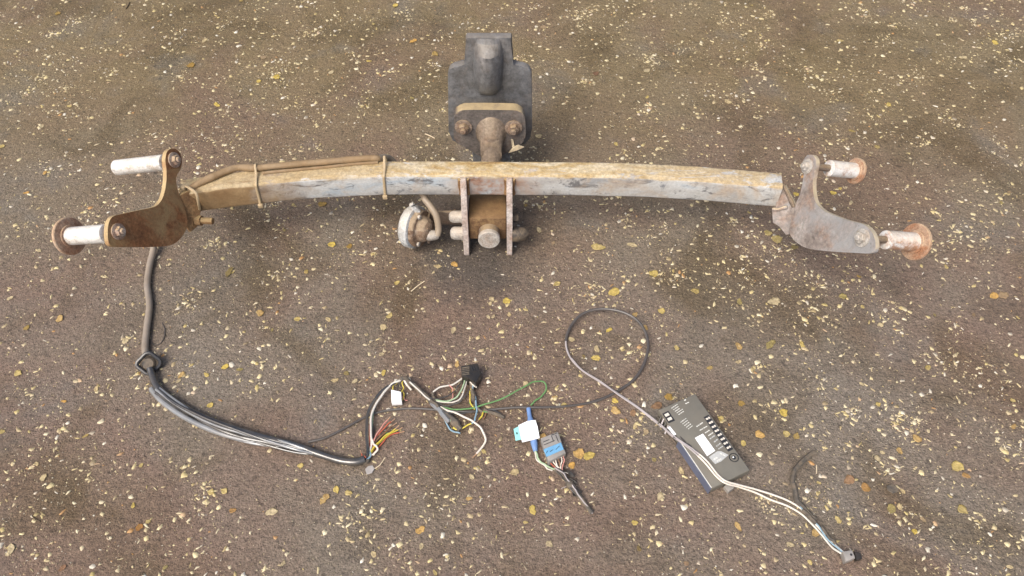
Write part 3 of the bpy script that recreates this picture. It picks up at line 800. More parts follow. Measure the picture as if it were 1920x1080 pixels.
wire([(756, 710, 17), (762, 721, 13), (771, 731, 6)], 2.2, 'w_cream')
# bundle to the right
wire([(760, 711, 15), (778, 722, 12), (794, 738, 9), (810, 754, 7), (822, 765, 7)], 4.2, 'tape', name='tape_wrap')
wire([(768, 716, 18), (788, 733, 14), (806, 750, 12)], 1.6, 'w_white')
wire([(806, 748, 7), (818, 762, 7), (830, 776, 6), (842, 792, 5)], 4.2, 'sleeve_lt', name='tape_wrap')
wire([(826, 768, 5), (843, 780, 5), (855, 792, 5), (861, 803, 4)], 4.6, 'tape', name='tape_wrap')
wire([(809, 736, 8), (812, 742, 7), (815, 752, 7)], 2.4, 'tape', name='tape_wrap')
wire([(812, 735, 9), (824, 727, 11), (848, 721, 14), (864, 712, 15), (873, 705, 12)], 1.7, 'w_white')
wire([(816, 749, 8), (838, 752, 9), (856, 745, 12), (866, 728, 14), (873, 706, 12)], 1.6, 'w_lgreen')
wire([(814, 751, 6), (840, 755, 7), (860, 749, 9), (870, 730, 11), (875, 707, 10)], 1.5, 'w_white')
wire([(826, 763, 5), (850, 767, 5), (878, 766, 6), (905, 760, 9), (940, 747, 12), (973, 731, 15), (998, 717, 14), (1015, 715, 10), (1024, 725, 7), (1018, 741, 5), (1004, 752, 5), (995, 760, 4)], 1.6, 'w_green')
wire([(826, 763, 7), (854, 775, 8), (884, 789, 9), (901, 803, 9), (910, 818, 7), (907, 833, 4), (893, 851, 2.5)], 2.0, 'w_cream', end='copper')
wire([(886, 708, 11), (887, 730, 9), (892, 750, 8), (894, 770, 8), (892, 785, 8), (884, 794, 8)], 1.7, 'w_blue')
wire([(884, 794, 8), (872, 801, 5), (858, 804, 4), (850, 801, 4)], 1.5, 'w_yellow')
wire([(832, 782, 4), (840, 798, 3.5), (852, 810, 3), (863, 812, 2.5)], 1.6, 'w_blue')
wire([(879, 707, 11), (884, 728, 8), (888, 748, 7), (896, 764, 6), (905, 772, 4)], 2.6, 'tape', name='tape_wrap')
wire([(876, 706, 12), (884, 718, 11), (894, 726, 9)], 1.8, 'w_cream')
wire([(908, 770, 4), (904, 779, 3), (898, 787, 3)], 1.6, 'w_yellow', end='copper')
wire([(905, 770, 4), (912, 775, 3.5), (906, 786, 3)], 1.3, 'w_brown')
wire([(908, 767, 4), (926, 775, 4), (945, 783, 3)], 3.0, 'tape', name='tape_wrap')
# more loose ends in the tangle
for lst, r_, m in (([(812, 750, 7), (830, 760, 5), (850, 758, 6), (868, 748, 9), (880, 730, 10)], 1.5, 'thin'), ([(818, 760, 7), (836, 772, 8), (852, 776, 7), (874, 774, 5), (896, 770, 5)], 1.8, 'sleeve'),
                  ([(822, 762, 8), (832, 780, 7), (846, 790, 6), (858, 796, 4)], 1.5, 'w_lgreen'), ([(800, 745, 10), (815, 748, 11), (832, 745, 10), (848, 738, 11), (858, 726, 13), (870, 708, 13)], 1.3, 'sleeve'),
                  ([(842, 722, 14), (850, 732, 10), (848, 745, 9), (840, 752, 9)], 1.2, 'w_pink'), ([(880, 755, 6), (892, 764, 6), (905, 772, 5), (918, 774, 4)], 1.4, 'w_green'),
                  ([(884, 728, 9), (880, 742, 8), (884, 758, 7), (890, 768, 6)], 1.3, 'w_yellow'), ([(905, 768, 4), (922, 770, 3), (940, 777, 3)], 1.6, 'sleeve'),
                  ([(700, 770, 9), (697, 800, 6), (692, 830, 5), (688, 852, 6)], 1.2, 'w_lgreen'), ([(706, 754, 10), (700, 780, 7), (699, 810, 5), (694, 838, 5)], 1.1, 'sleeve')):
    wire(lst, r_, m)
wire([(848, 788, 4), (856, 796, 4), (864, 806, 4)], 5.0, 'tape', name='tape_wrap')
wire([(884, 732, 7), (888, 742, 7), (890, 752, 7)], 4.0, 'tape', name='tape_wrap')
# bunch of cut coloured wires
for lst, m in (([(690, 853, 5), (700, 826, 8), (714, 803, 11), (726, 788, 12)], 'w_pink'),
               ([(690, 854, 5), (703, 824, 6), (720, 803, 8), (733, 791, 9)], 'w_red'),
               ([(691, 855, 5), (706, 826, 5), (724, 808, 6), (736, 798, 7)], 'w_brown'),
               ([(692, 856, 6), (704, 834, 8), (722, 818, 8), (741, 804, 9)], 'w_yellow'),
               ([(693, 857, 5), (708, 833, 5), (728, 816, 6), (746, 806, 6)], 'w_yellow'),
               ([(693, 858, 4), (710, 838, 3), (726, 820, 3), (749, 811, 3)], 'w_red'),
               ([(692, 850, 3), (702, 832, 3), (715, 817, 3), (727, 812, 3)], 'w_green'),
               ([(686, 858, 12), (680, 856, 10), (678, 851, 8)], 'w_red')):
    wire(lst, 1.35, m, end='copper')
wire([(697, 822, 7), (702, 832, 9), (707, 841, 8), (703, 850, 6), (696, 852, 5)], 1.9, 'w_cream')
wire([(694, 846, 7), (693, 857, 8), (686, 863, 6)], 1.5, 'w_blue')
wire([(676, 864, 6), (684, 866, 5), (690, 863, 5)], 4.0, 'tape', name='tape_wrap')
# white two-way connector
def blockpx(name, quad, z0, z1, mat, parent, bevel=0.0012):
    pts = [gz(x, y, z1) for x, y in quad]
    return link(name, add_prism(bmesh.new(), pts, Vector((0, 0, z0 - z1)), bevel, 2), mat, parent, sharp=30)
wc = blockpx('white_connector', [(733, 730), (752, 734), (753, 753), (734, 754)], 0.003, 0.015, 'paper', WH)
for lst, m in (([(737, 731, 14), (738, 722, 13), (746, 716, 15)], 'w_yellow'), ([(745, 732, 14), (747, 723, 13), (751, 716, 15)], 'thin'),
               ([(752, 736, 12), (756, 728, 10), (755, 718, 13), (756, 712, 15)], 'w_yellow'), ([(753, 742, 7), (757, 747, 5), (764, 751, 4)], 'w_pink'), ([(752, 752, 5), (757, 745, 6), (756, 735, 8)], 'w_yellow')):
    wire(lst, 1.1, m)
# black multi-way connector
bc = blockpx('black_connector', [(864, 686), (896, 681), (902, 701), (892, 718), (880, 708), (866, 707)], 0.001, 0.024, 'blackplastic', WH)
for i in range(5):
    a, b_ = gz(866.5, 690 + i * 3.2, 0.0242), gz(880, 688 + i * 3.2, 0.0242)
    tube('connector_rib', [a, b_], 0.0010, 'tape', bc, 6)
for i in range(3):
    a, b_ = gz(884 + i * 4.2, 688 - i * 0.7, 0.0242), gz(886.5 + i * 4.2, 696 - i * 0.7, 0.0242)
    tube('connector_slot', [a, b_], 0.0010, 'rubber', bc, 6)

# ------------------------------------------------------------------ thin cable with the loop
MC = empty('thin_cable', gz(1140, 690, 0), 'thin grey cable forming a round loop between harness and module', 'cable')
lp = [(578, 829, 2), (610, 821, 2), (650, 801, 2), (690, 780, 2), (725, 770, 2), (770, 766, 2), (815, 768, 2), (870, 772, 2.2), (920, 768, 3), (970, 764, 5), (1010, 764, 5), (1060, 762, 3), (1110, 754, 2), (1150, 738, 2), (1188, 712, 4), (1208, 680, 8), (1215, 645, 12), (1206, 615, 16), (1186, 594, 18), (1155, 582, 18), (1120, 580, 16), (1090, 590, 13), (1070, 612, 9), (1061, 640, 6), (1068, 668, 5), (1090, 693, 7), (1125, 716, 9), (1158, 738, 7), (1195, 763, 4), (1228, 788, 5), (1250, 806, 12)]
pp = catmull(pxz(lp), 8)
k0, k1 = 12 * 8, 23 * 8
tube('cable', pp[:k0 + 1], 0.0021, 'thin', MC, 8)
tube('cable', pp[k0:k1 + 1], 0.0026, 'thin', MC, 8)
tube('cable', pp[k1:], 0.0017, 'thin_lt', MC, 8)
pl2 = catmull(pxz([(1072, 672, 8), (1092, 694, 10), (1126, 715, 11), (1159, 740, 9), (1197, 766, 4), (1232, 794, 5), (1256, 812, 14)]), 8)
tube('cable', pl2, 0.0011, 'thin_lt', MC, 8)

# ------------------------------------------------------------------ control module
ZM = 0.021
CM = empty('control_module', gz(1322, 830, 0), 'flat dark olive control module box with white printed label and terminal slots', 'control module')
A, B, Dp = gz(1303, 738, ZM), gz(1406, 881, ZM), gz(1239, 774, ZM)
ul = (B - A); vl = (Dp - A)
LL, WW = ul.length, vl.length
u = ul.normalized()
vperp = (vl - u * vl.dot(u)).normalized()
WW = vl.dot(vperp)
def mpt(px, py, dz=0.0):
    return gz(px, py, ZM + dz)
def muv(a, b_, dz=0.0):
    return A + u * (LL * a) + vperp * (WW * b_) + Vector((0, 0, dz))
pts = [muv(0, 0), muv(1, 0), muv(1, 1), muv(0, 1)]
link('housing', add_prism(bmesh.new(), pts, Vector((0, 0, -0.0155)), 0.0013, 2), 'module', CM, sharp=30)
pts = [muv(0.012, 0.02, -0.0157), muv(0.985, 0.02, -0.0157), muv(0.985, 0.985, -0.0157), muv(0.012, 0.985, -0.0157)]
link('base_tray', add_prism(bmesh.new(), pts, Vector((0, 0, -0.0048)), 0.0008), 'blackplastic', CM, sharp=30)
# long blue side strip and bright edge
pts = [muv(0.40, 1.004, -0.0008), muv(0.995, 1.004, -0.0008), muv(0.995, 1.02, -0.0185), muv(0.40, 1.02, -0.0185)]
side = link('side_cover', add_prism(bmesh.new(), pts, vperp * 0.0015, 0.0004), 'moduleside', CM, smooth=False)
tube('bright_edge', [muv(0.42, 1.003, 0.0003), muv(0.99, 1.003, 0.0003)], 0.0007, 'print', side, 6)
# terminals on the far long side
def rectuv(a0, a1, b0, b1, z0, z1, name, mat, parent, bevel=0.0):
    pts = [muv(a0, b0, z1), muv(a1, b0, z1), muv(a1, b1, z1), muv(a0, b1, z1)]
    return link(name, add_prism(bmesh.new(), pts, Vector((0, 0, z0 - z1)), bevel), mat, parent, smooth=False)
rows_ = rectuv(0.285, 0.735, 0.035, 0.175, -0.001, 0.0003, 'terminal_slot', 'rubber', CM)
for i in range(8):
    a0 = 0.300 + i * 0.054
    rectuv(a0 + 0.008, a0 + 0.030, 0.055, 0.090, 0.0, 0.0012, 'terminal_pin', 'pin', rows_)
    rectuv(a0 + 0.010, a0 + 0.030, 0.105, 0.155, 0.0, 0.0012, 'terminal_pin', 'pin', rows_)
r2 = rectuv(0.055, 0.185, 0.815, 0.985, -0.001, 0.0003, 'terminal_slot', 'rubber', CM)
for i in range(2):
    a0 = 0.075 + i * 0.055
    rectuv(a0, a0 + 0.032, 0.855, 0.955, 0.0, 0.0014, 'terminal_pin', 'pin', r2)
# print lines across the width
def pline(x0, y0, x1, y1, w=0.0007, mat='print'):
    a, b_ = mpt(x0, y0, 0.0002), mpt(x1, y1, 0.0002)
    d = (b_ - a).normalized(); s = Vector((-d.y, d.x, 0))
    L = (b_ - a).length
    nseg = max(2, int(L / 0.0030))
    bm = bmesh.new()
    for i in range(nseg):
        t0, t1 = i / nseg, (i + random.uniform(0.70, 0.95)) / nseg
        ww = w * random.uniform(0.8, 1.1)
        q = [a + (b_ - a) * t0 - s * ww, a + (b_ - a) * t1 - s * ww, a + (b_ - a) * t1 + s * ww, a + (b_ - a) * t0 + s * ww]
        bm.faces.new([bm.verts.new(v) for v in q])
    return link('printed_line', bm, mat, CM, smooth=False)
for i in range(5):
    pline(1259 + i * 3.3, 765.5 + i * 3.0, 1271 + i * 3.3 - (i % 3) * 1.5, 757.5 + i * 3.0 + (i % 3), 0.0006)
for i in range(5):
    pline(1276 + i * 3.6, 792 + i * 3.1, 1287 + i * 3.0, 784 + i * 3.4, 0.0006)
pline(1283, 751, 1286, 749, 0.0011); pline(1285, 757, 1292, 754, 0.0008)
for i, (x0, y0, x1, y1) in enumerate(((1306, 800, 1318, 792), (1312, 807, 1326, 799), (1322, 812, 1331, 806), (1328, 817, 1337, 811), (1331, 823, 1341, 816), (1339, 829, 1346, 823), (1343, 837, 1351, 831), (1347, 842, 1356, 836))):
    pline(x0, y0, x1, y1, 0.0009, 'print' if i < 4 else 'printgrey')
quad = [(1303, 821), (1318, 813), (1341, 845), (1326, 855)]
link('white_label', add_prism(bmesh.new(), [mpt(x, y, 0.0004) for x, y in quad], Vector((0, 0, -0.0005))), 'paper', CM, smooth=False)
quad = [(1329, 857), (1345, 846), (1352, 846), (1366, 853), (1352, 865), (1341, 870)]
link('grey_label', add_prism(bmesh.new(), [mpt(x, y, 0.0003) for x, y in quad], Vector((0, 0, -0.0004))), 'printgrey', CM, smooth=False)
for (x0, y0, x1, y1) in ((1350, 850, 1360, 855), (1338, 862, 1346, 857), (1344, 865, 1353, 860)):
    a = pline(x0, y0, x1, y1, 0.0012); a.location.z += 0.0004
quad = [(1252, 802), (1256, 799), (1268, 814), (1264, 817)]
link('white_label', add_prism(bmesh.new(), [mpt(x, y, 0.0004) for x, y in quad], Vector((0, 0, -0.0005))), 'paper', CM, smooth=False)
# screw ring
mc = mpt(1376, 858, 0)
loop = [mc + Vector((math.cos(a), math.sin(a), 0)) * 0.0068 + Vector((0, 0, 0.0002)) for a in [2 * math.pi * k / 24 for k in range(25)]]
bm = add_tube(bmesh.new(), loop, 0.0008, 6, cap=False)
ring = link('screw_ring', bm, 'rubber', CM)
lathe('screw_hole', mc, (0, 0, 1), [(-0.0005, 0.0032), (0.0004, 0.0032)], 'rubber', ring, 14)
lathe('screw_tip', mc + Vector((-0.001, 0.0005, 0)), (0, 0, 1), [(0.0003, 0.0014), (0.0009, 0.0012)], 'paper', ring, 10)
# ribbed plug pushed into the short left side, and foot tab at the near end
for i in range(4):
    a = muv(0.06 + i * 0.045, 1.0, -0.003); b_ = muv(0.105 + i * 0.045, 1.13, -0.013)
    tube('plug_rib', [a, b_], 0.0013, 'thin_lt' if i % 2 else 'blackplastic', CM, 6)
blockpx('foot_tab', [(1358, 911), (1368, 904), (1377, 914), (1366, 922)], 0.0, 0.010, 'conngrey', CM)
blockpx('corner_lug', [(1250, 764), (1262, 756), (1268, 762), (1256, 770)], 0.004, 0.014, 'module', CM)

# white twin lead over the module to the little plug
WL = empty('white_lead', gz(1500, 960, 0), 'white twin lead crossing the module and ending in a small grey plug', 'cable')
zt = ZM * 1000 + 2.4
l1 = [(1240, 797, 14), (1256, 812, 20), (1275, 826, zt + 0.5), (1300, 843, zt), (1325, 864, zt), (1345, 889, zt), (1361, 902, zt + 0.4), (1385, 909, 16), (1415, 917, 9), (1450, 928, 5), (1480, 940, 4), (1505, 956, 4), (1522, 975, 4), (1545, 1000, 4), (1566, 1022, 4), (1582, 1036, 6)]
l2 = [(1238, 796, 12), (1258, 816, 18), (1278, 830, zt - 0.2), (1299, 846, zt), (1322, 868, zt), (1342, 892, zt), (1360, 906, zt + 0.2), (1385, 913, 13), (1415, 923, 6), (1445, 937, 3), (1475, 948, 3), (1500, 962, 3), (1518, 978, 3), (1540, 1002, 3), (1560, 1026, 3), (1578, 1038, 5)]
for l, m in ((l1, 'w_cream'), (l2, 'w_cream')):
    pp = catmull(pxz(l), 7)
    j = int(len(pp) * 0.78)
    j0 = 24
    tube('wire', pp[:j0 + 1], 0.0014, 'thin_lt', WL, 8)
    tube('wire', pp[j0:j + 1], 0.0015, m, WL, 8)
    tube('wire', pp[j:], 0.0015, 'w_white', WL, 8)
wire([(1500, 950, 7), (1516, 968, 7), (1535, 988, 7), (1556, 1014, 6), (1580, 1035, 6)], 1.3, 'w_blue', WL)
wire([(1245, 790, 10), (1262, 806, 16), (1285, 829, 22)], 1.5, 'thin', WL)
wire([(1262, 819, 22), (1287, 833, 22.6), (1296, 838, 22.4)], 1.3, 'rubber', WL)
wire([(1504, 957, 8), (1512, 963, 8.5), (1520, 972, 8), (1530, 982, 7)], 3.4, 'tape', WL, name='tape_wrap')
wire([(1540, 988, 5), (1556, 1008, 5), (1566, 1021, 5)], 2.4, 'tape', WL, name='tape_wrap')
pg = blockpx('plug', [(1580, 1034), (1598, 1031), (1604, 1046), (1586, 1053)], 0.0, 0.013, 'conngrey', WL)
blockpx('plug_collar', [(1602, 1034), (1614, 1036), (1617, 1047), (1606, 1050)], 0.0, 0.010, 'blackplastic', pg)
lathe('plug_hole', gz(1596, 1040, 0.0132), (0, 0, 1), [(-0.001, 0.0018), (0.0002, 0.0018)], 'rubber', pg, 10)
TP = wire([(1530, 848, 2), (1516, 856, 3), (1500, 868, 4), (1491, 884, 4), (1487, 902, 4), (1490, 925, 4), (1498, 943, 5), (1512, 958, 6), (1528, 974, 4)], 4.2, 'tape', None, name='tape_strip')
TP.parent = None
TP.location = TP.location + WH.location
tag(TP, 'curved dull black tape strip beside the white twin lead', 'tape')

# ------------------------------------------------------------------ loose connector pigtail
PG = empty('connector_pigtail', gz(1030, 850, 0), 'grey connector with blue band, white tag and dark taped tail', 'connector')
tube('blue_tube', catmull(pxz([(991, 766, 5), (993, 780, 5.5), (996, 795, 6), (1000, 822, 6), (1004, 846, 5)]), 6), lambda f: 0.0036 if f < 0.28 else min(0.0056, 0.0036 + (f - 0.28) * 0.012) if f < 0.85 else 0.0056 - (f - 0.85) * 0.014, 'bluetube', PG, 12)
tgp = [(972, 797), (989, 789), (1004, 787), (1008, 800), (1012, 821), (996, 825), (979, 829)]
tgo = link('tag', add_prism(bmesh.new(), [gz(x, y, 0.0135) for x, y in tgp], Vector((0, 0, -0.0016)), 0.0003), 'paper', PG, smooth=False, label='white folded tag with a teal end')
link('tag_end', add_prism(bmesh.new(), [gz(x, y, 0.0125) for x, y in ((963, 804), (973, 799), (979, 823), (967, 826))], Vector((0, 0, -0.0015)), 0.0003), 'teal', tgo, smooth=False)
link('tag_mark', add_prism(bmesh.new(), [gz(x, y, 0.0128) for x, y in ((967.5, 811), (970, 810), (971, 814), (968.5, 814.5))], Vector((0, 0, -0.0004))), 'blackplastic', tgo, smooth=False)
blk = blockpx('connector_body', [(1014, 821), (1046, 809), (1061, 849), (1029, 866)], 0.001, 0.020, 'conngrey', PG, 0.0016)
link('blue_latch', add_prism(bmesh.new(), [gz(x, y, 0.0214) for x, y in ((1019, 842), (1052, 829), (1057, 842), (1025, 856))], Vector((0, 0, -0.003)), 0.0006), 'bluestrip', blk, sharp=30)
for (x0, y0, x1, y1) in ((1018, 829, 1030, 824), (1034, 816, 1044, 812), (1020, 834, 1040, 826), (1042, 816, 1047, 828), (1034, 817, 1038, 828)):
    tube('body_groove', [gz(x0, y0, 0.0200), gz(x1, y1, 0.0200)], 0.0006, 'rubber', blk, 6)
for (x0, y0, x1, y1) in ((1024, 850, 1027, 845), (1031, 847, 1037, 843), (1042, 843, 1049, 836)):
    tube('latch_groove', [gz(x0, y0, 0.0214), gz(x1, y1, 0.0214)], 0.0005, 'rubber', blk, 6)
for i, m in enumerate(('w_red', 'w_cream', 'w_cream', 'w_brown', 'w_cream', 'w_pink')):
    wire([(1031 + i * 5.2, 864 - i * 2.2, 12), (1036 + i * 4.2, 872 - i * 1.8, 11), (1046 + i * 1.4, 880 - i * 0.6, 8), (1056, 889, 6)], 1.1, m, PG)
wire([(1004, 845, 5), (1009, 860, 5), (1022, 871, 5), (1038, 878, 5), (1052, 887, 5)], 1.7, 'w_lgreen', PG)
wire([(1003, 846, 4), (1006, 862, 4), (1020, 874, 4), (1036, 882, 4)], 1.4, 'w_white', PG)
tube('taped_tail', catmull(pxz([(1042, 879, 6), (1054, 889, 6), (1064, 902, 6.5), (1072, 913, 6), (1080, 922, 5), (1094, 941, 4.5), (1110, 962, 3)]), 7), lambda f: 0.0046 + 0.0014 * math.sin(f * 19) if f < 0.55 else 0.0044 - 0.0022 * (f - 0.55), 'tape', PG, 10, wob=0.7)
for quad in ([(1058, 880), (1070, 884), (1078, 894), (1070, 896)], [(1066, 896), (1078, 902), (1082, 908), (1072, 908)], [(1070, 912), (1080, 914), (1092, 924), (1086, 926)], [(1072, 918), (1078, 922), (1080, 932), (1074, 930)]):
    bm = add_prism(bmesh.new(), [gz(x, y, 0.006 + random.uniform(-0.004, 0.004)) for x, y in quad], Vector((0, 0, 0.002)), 0.0002)
    link('tape_flap', bm, 'blackplastic', PG, smooth=False)
for lst, r_, m in (([(1040, 877, 11), (1056, 888, 12), (1066, 902, 12), (1076, 914, 10)], 1.2, 'thin_lt'), ([(1044, 884, 9), (1058, 898, 10), (1068, 912, 9), (1078, 926, 7)], 1.2, 'sleeve'), ([(1072, 910, 10), (1084, 926, 9), (1097, 944, 7), (1111, 963, 4)], 1.3, 'thin_lt'), ([(1066, 906, 11), (1076, 908, 10), (1084, 918, 7)], 0.9, 'thin')):
    wire(lst, r_, m, PG)
wire([(1046, 884, 9), (1060, 886, 8), (1073, 893, 3)], 0.7, 'w_cream', PG)
wire([(1052, 916, 2), (1064, 911, 4), (1075, 909, 6)], 0.6, 'thin_lt', PG)

# ------------------------------------------------------------------ cable ties
def tie(px, label, cable_off, drop=0.0):
    p, b = beam_at(px)
    t = Vector((b.y, -b.x, 0))
    o = 0.0016
    Z = Vector((0, 0, 1))
    slant = t * drop
    pts = [p - b * o - Z * 0.004 + slant * 0.2, p - b * o - Z * (BH * 0.55) + slant * 0.6, p - b * o - Z * (BH - 0.003) + slant, p + b * 0.004 - Z * (BH + o) + slant, p + b * (BD - 0.004) - Z * (BH + o), p + b * (BD + 0.004) - Z * (BH - 0.006), p + b * (BD + 0.006) - Z * 0.004]
    pts += [p + b * (cable_off + 0.0075) + Z * 0.007, p + b * cable_off + Z * 0.0145, p + b * (cable_off - 0.007) + Z * 0.0095, p + b * 0.014 + Z * 0.0035, p + b * 0.002 + Z * o]
    path = catmull(pts, 4, closed=True)
    path.append(path[0].copy())
    T = empty('cable_tie', p - Z * BH, label, 'cable tie', 'cable ties on the beam')
    bm = add_tube(bmesh.new(), path, 0.0024, 6, cap=False, flat=0.55)
    link('strap', bm, 'tie', T)
    bm = add_box(bmesh.new(), p - b * 0.004 - Z * (BH - 0.002) + slant, t * 0.0042, b * 0.0028, Z * 0.0036, 0.0008)
    link('buckle', bm, 'tie', T)
tie(481, 'tan cable tie strapped round the dusty brown end of the beam', 0.035, -0.004)
tie(722, 'tan cable tie strapped round the pale middle of the beam', 0.034, -0.004)
tpts = pxz([(338, 350, 172), (345, 348, 178), (356, 353, 180), (368, 363, 176), (372, 380, 158), (374, 396, 128), (362, 400, 118), (350, 390, 122), (342, 372, 140), (337, 358, 160)])
pp = catmull(tpts, 4, closed=True); pp.append(pp[0].copy())
T3 = empty('cable_tie', tpts[6], 'tan cable tie looped over the cable beside the rusty bracket', 'cable tie', 'cable ties on the beam')
link('strap', add_tube(bmesh.new(), pp, 0.0024, 6, cap=False, flat=0.6), 'tie', T3)
bm = add_box(bmesh.new(), gz(343, 351, 0.177), (0.005, -0.002, 0), (0.001, 0.004, 0), (0, 0, 0.003), 0.0008)
link('buckle', bm, 'tie', T3)

# ------------------------------------------------------------------ leaves
def leaf_mesh(name, seed, lobed=False):
    r = random.Random(seed)
    n = 9
    bm = bmesh.new()
    asp = r.uniform(0.26, 0.42)
    skew = r.uniform(-0.10, 0.10)
    curl = r.uniform(0.06, 0.17)
    rowsT, rowsB = [], []
    for i in range(n):
        t = i / (n - 1)
        w = asp * math.sin(math.pi * min(1, t ** 0.8)) ** 0.75 * (1 + r.uniform(-0.30, 0.25)) + 0.012
        cx = t - 0.5
        cyv = skew * math.sin(math.pi * t)
        tr, br_ = [], []
        for j, s in enumerate((-1, -0.5, 0, 0.5, 1)):
            z = curl * (s * s * 0.55 + (t - 0.5) ** 2 * 0.9) + 0.03 * r.uniform(-1, 1)
            tr.append(bm.verts.new((cx, cyv + w * s, z + 0.03)))
            br_.append(bm.verts.new((cx, cyv + w * s, z)))
        rowsT.append(tr); rowsB.append(br_)
    for i in range(n - 1):
        for j in range(4):
            bm.faces.new((rowsT[i][j], rowsT[i + 1][j], rowsT[i + 1][j + 1], rowsT[i][j + 1]))
            bm.faces.new((rowsB[i][j], rowsB[i][j + 1], rowsB[i + 1][j + 1], rowsB[i + 1][j]))
        for j in (0, 4):
            bm.faces.new((rowsT[i][j], rowsB[i][j], rowsB[i + 1][j], rowsT[i + 1][j]))
    for i in (0, n - 1):
        for j in range(4):
            bm.faces.new((rowsT[i][j], rowsT[i][j + 1], rowsB[i][j + 1], rowsB[i][j]))
    bmesh.ops.recalc_face_normals(bm, faces=bm.faces)
    me = bpy.data.meshes.new(name)
    bm.to_mesh(me); bm.free()
    for p in me.polygons: p.use_smooth = True
    return me
LEAFDEF = {
    'yellow': ('small yellow leaf lying flat on the asphalt', 'yellow leaves on the asphalt'),
    'orange': ('small orange leaf lying flat on the asphalt', 'orange leaves on the asphalt'),
    'tan': ('small pale tan leaf lying flat on the asphalt', 'tan leaves on the asphalt'),
    'olive': ('small olive green leaf lying flat on the asphalt', 'olive leaves on the asphalt'),
    'brown': ('small brown leaf lying flat on the asphalt', 'brown leaves on the asphalt'),
}
LEAFME = {}
for cname in LEAFDEF:
    LEAFME[cname] = []
    for i in range(6):
        me = leaf_mesh('leaf_%s' % cname, hash(cname) % 1 + i * 17 + len(cname) * 101)
        me.materials.append(MAT['leaf_' + cname])
        LEAFME[cname].append(me)
LANDMARKS = []
for nm, pxs in (('towbar beam', [(440, 360), (560, 350), (640, 345), (720, 340), (1060, 345), (1150, 350), (1250, 355), (1350, 360)]),
                ('rusty bracket', [(325, 300), (260, 430), (340, 420), (150, 435)]), ('grey bracket', [(1520, 320), (1560, 440), (1640, 330), (1700, 450)]),
                ('black ball cover', [(920, 110), (920, 200), (860, 250), (980, 250)]), ('towbar support plates', [(873, 470), (955, 470)]),
                ('lidded trailer socket', [(785, 430)]), ('dark cable above the grommet', [(280, 520), (277, 590)]), ('rubber grommet', [(280, 682)]),
                ('glossy black sleeve', [(340, 770), (430, 805), (520, 830), (610, 858)]), ('cut coloured wire ends', [(725, 810), (690, 855)]),
                ('small white connector', [(743, 742)]), ('black multi-way connector', [(880, 697)]), ('green wire loop', [(960, 738), (1015, 725)]),
                ('connector with the blue band', [(1038, 838)]), ('white folded tag', [(990, 808)]), ('dark taped tail', [(1075, 915), (1105, 955)]),
                ('round cable loop', [(1070, 620), (1130, 585), (1205, 620), (1205, 690), (1090, 690)]), ('control module', [(1280, 770), (1320, 830), (1370, 890), (1390, 850)]),
                ('curved black tape strip', [(1520, 855), (1490, 900)]), ('white twin lead', [(1440, 927), (1510, 962)]), ('small grey plug', [(1600, 1045)])):
    for a_, b_ in pxs:
        q_ = gz(a_, b_, 0)
        LANDMARKS.append((nm, q_.x, q_.y))
def leaf(px, py, size_px, cname, ang=None, label=None):
    p = gz(px, py, 0)
    depth = (p - C0).dot(F)
    L = size_px / FPX * depth * 0.92
    o = bpy.data.objects.new('fallen_leaf', random.choice(LEAFME[cname]))
    o.location = (p.x, p.y, 0.0008)
    o.scale = (L, L * random.uniform(0.85, 1.25), L * 0.8)
    o.rotation_euler = (random.uniform(-0.04, 0.04), random.uniform(-0.04, 0.04), random.uniform(0, 6.28) if ang is None else math.radians(ang))
    COL.objects.link(o)
    size = 'tiny' if L < 0.0125 else ('small' if L < 0.0185 else 'larger')
    lm = min(LANDMARKS, key=lambda q: (Vector((q[1], q[2])) - Vector((p.x, p.y))).length)[0]
    word = {'yellow': 'yellow', 'orange': 'orange', 'tan': 'pale tan', 'olive': 'olive', 'brown': 'brown'}[cname]
    tag(o, '%s %s leaf on the asphalt nearest the %s' % (size, word, lm), 'leaf', LEAFDEF[cname][1])
    return o
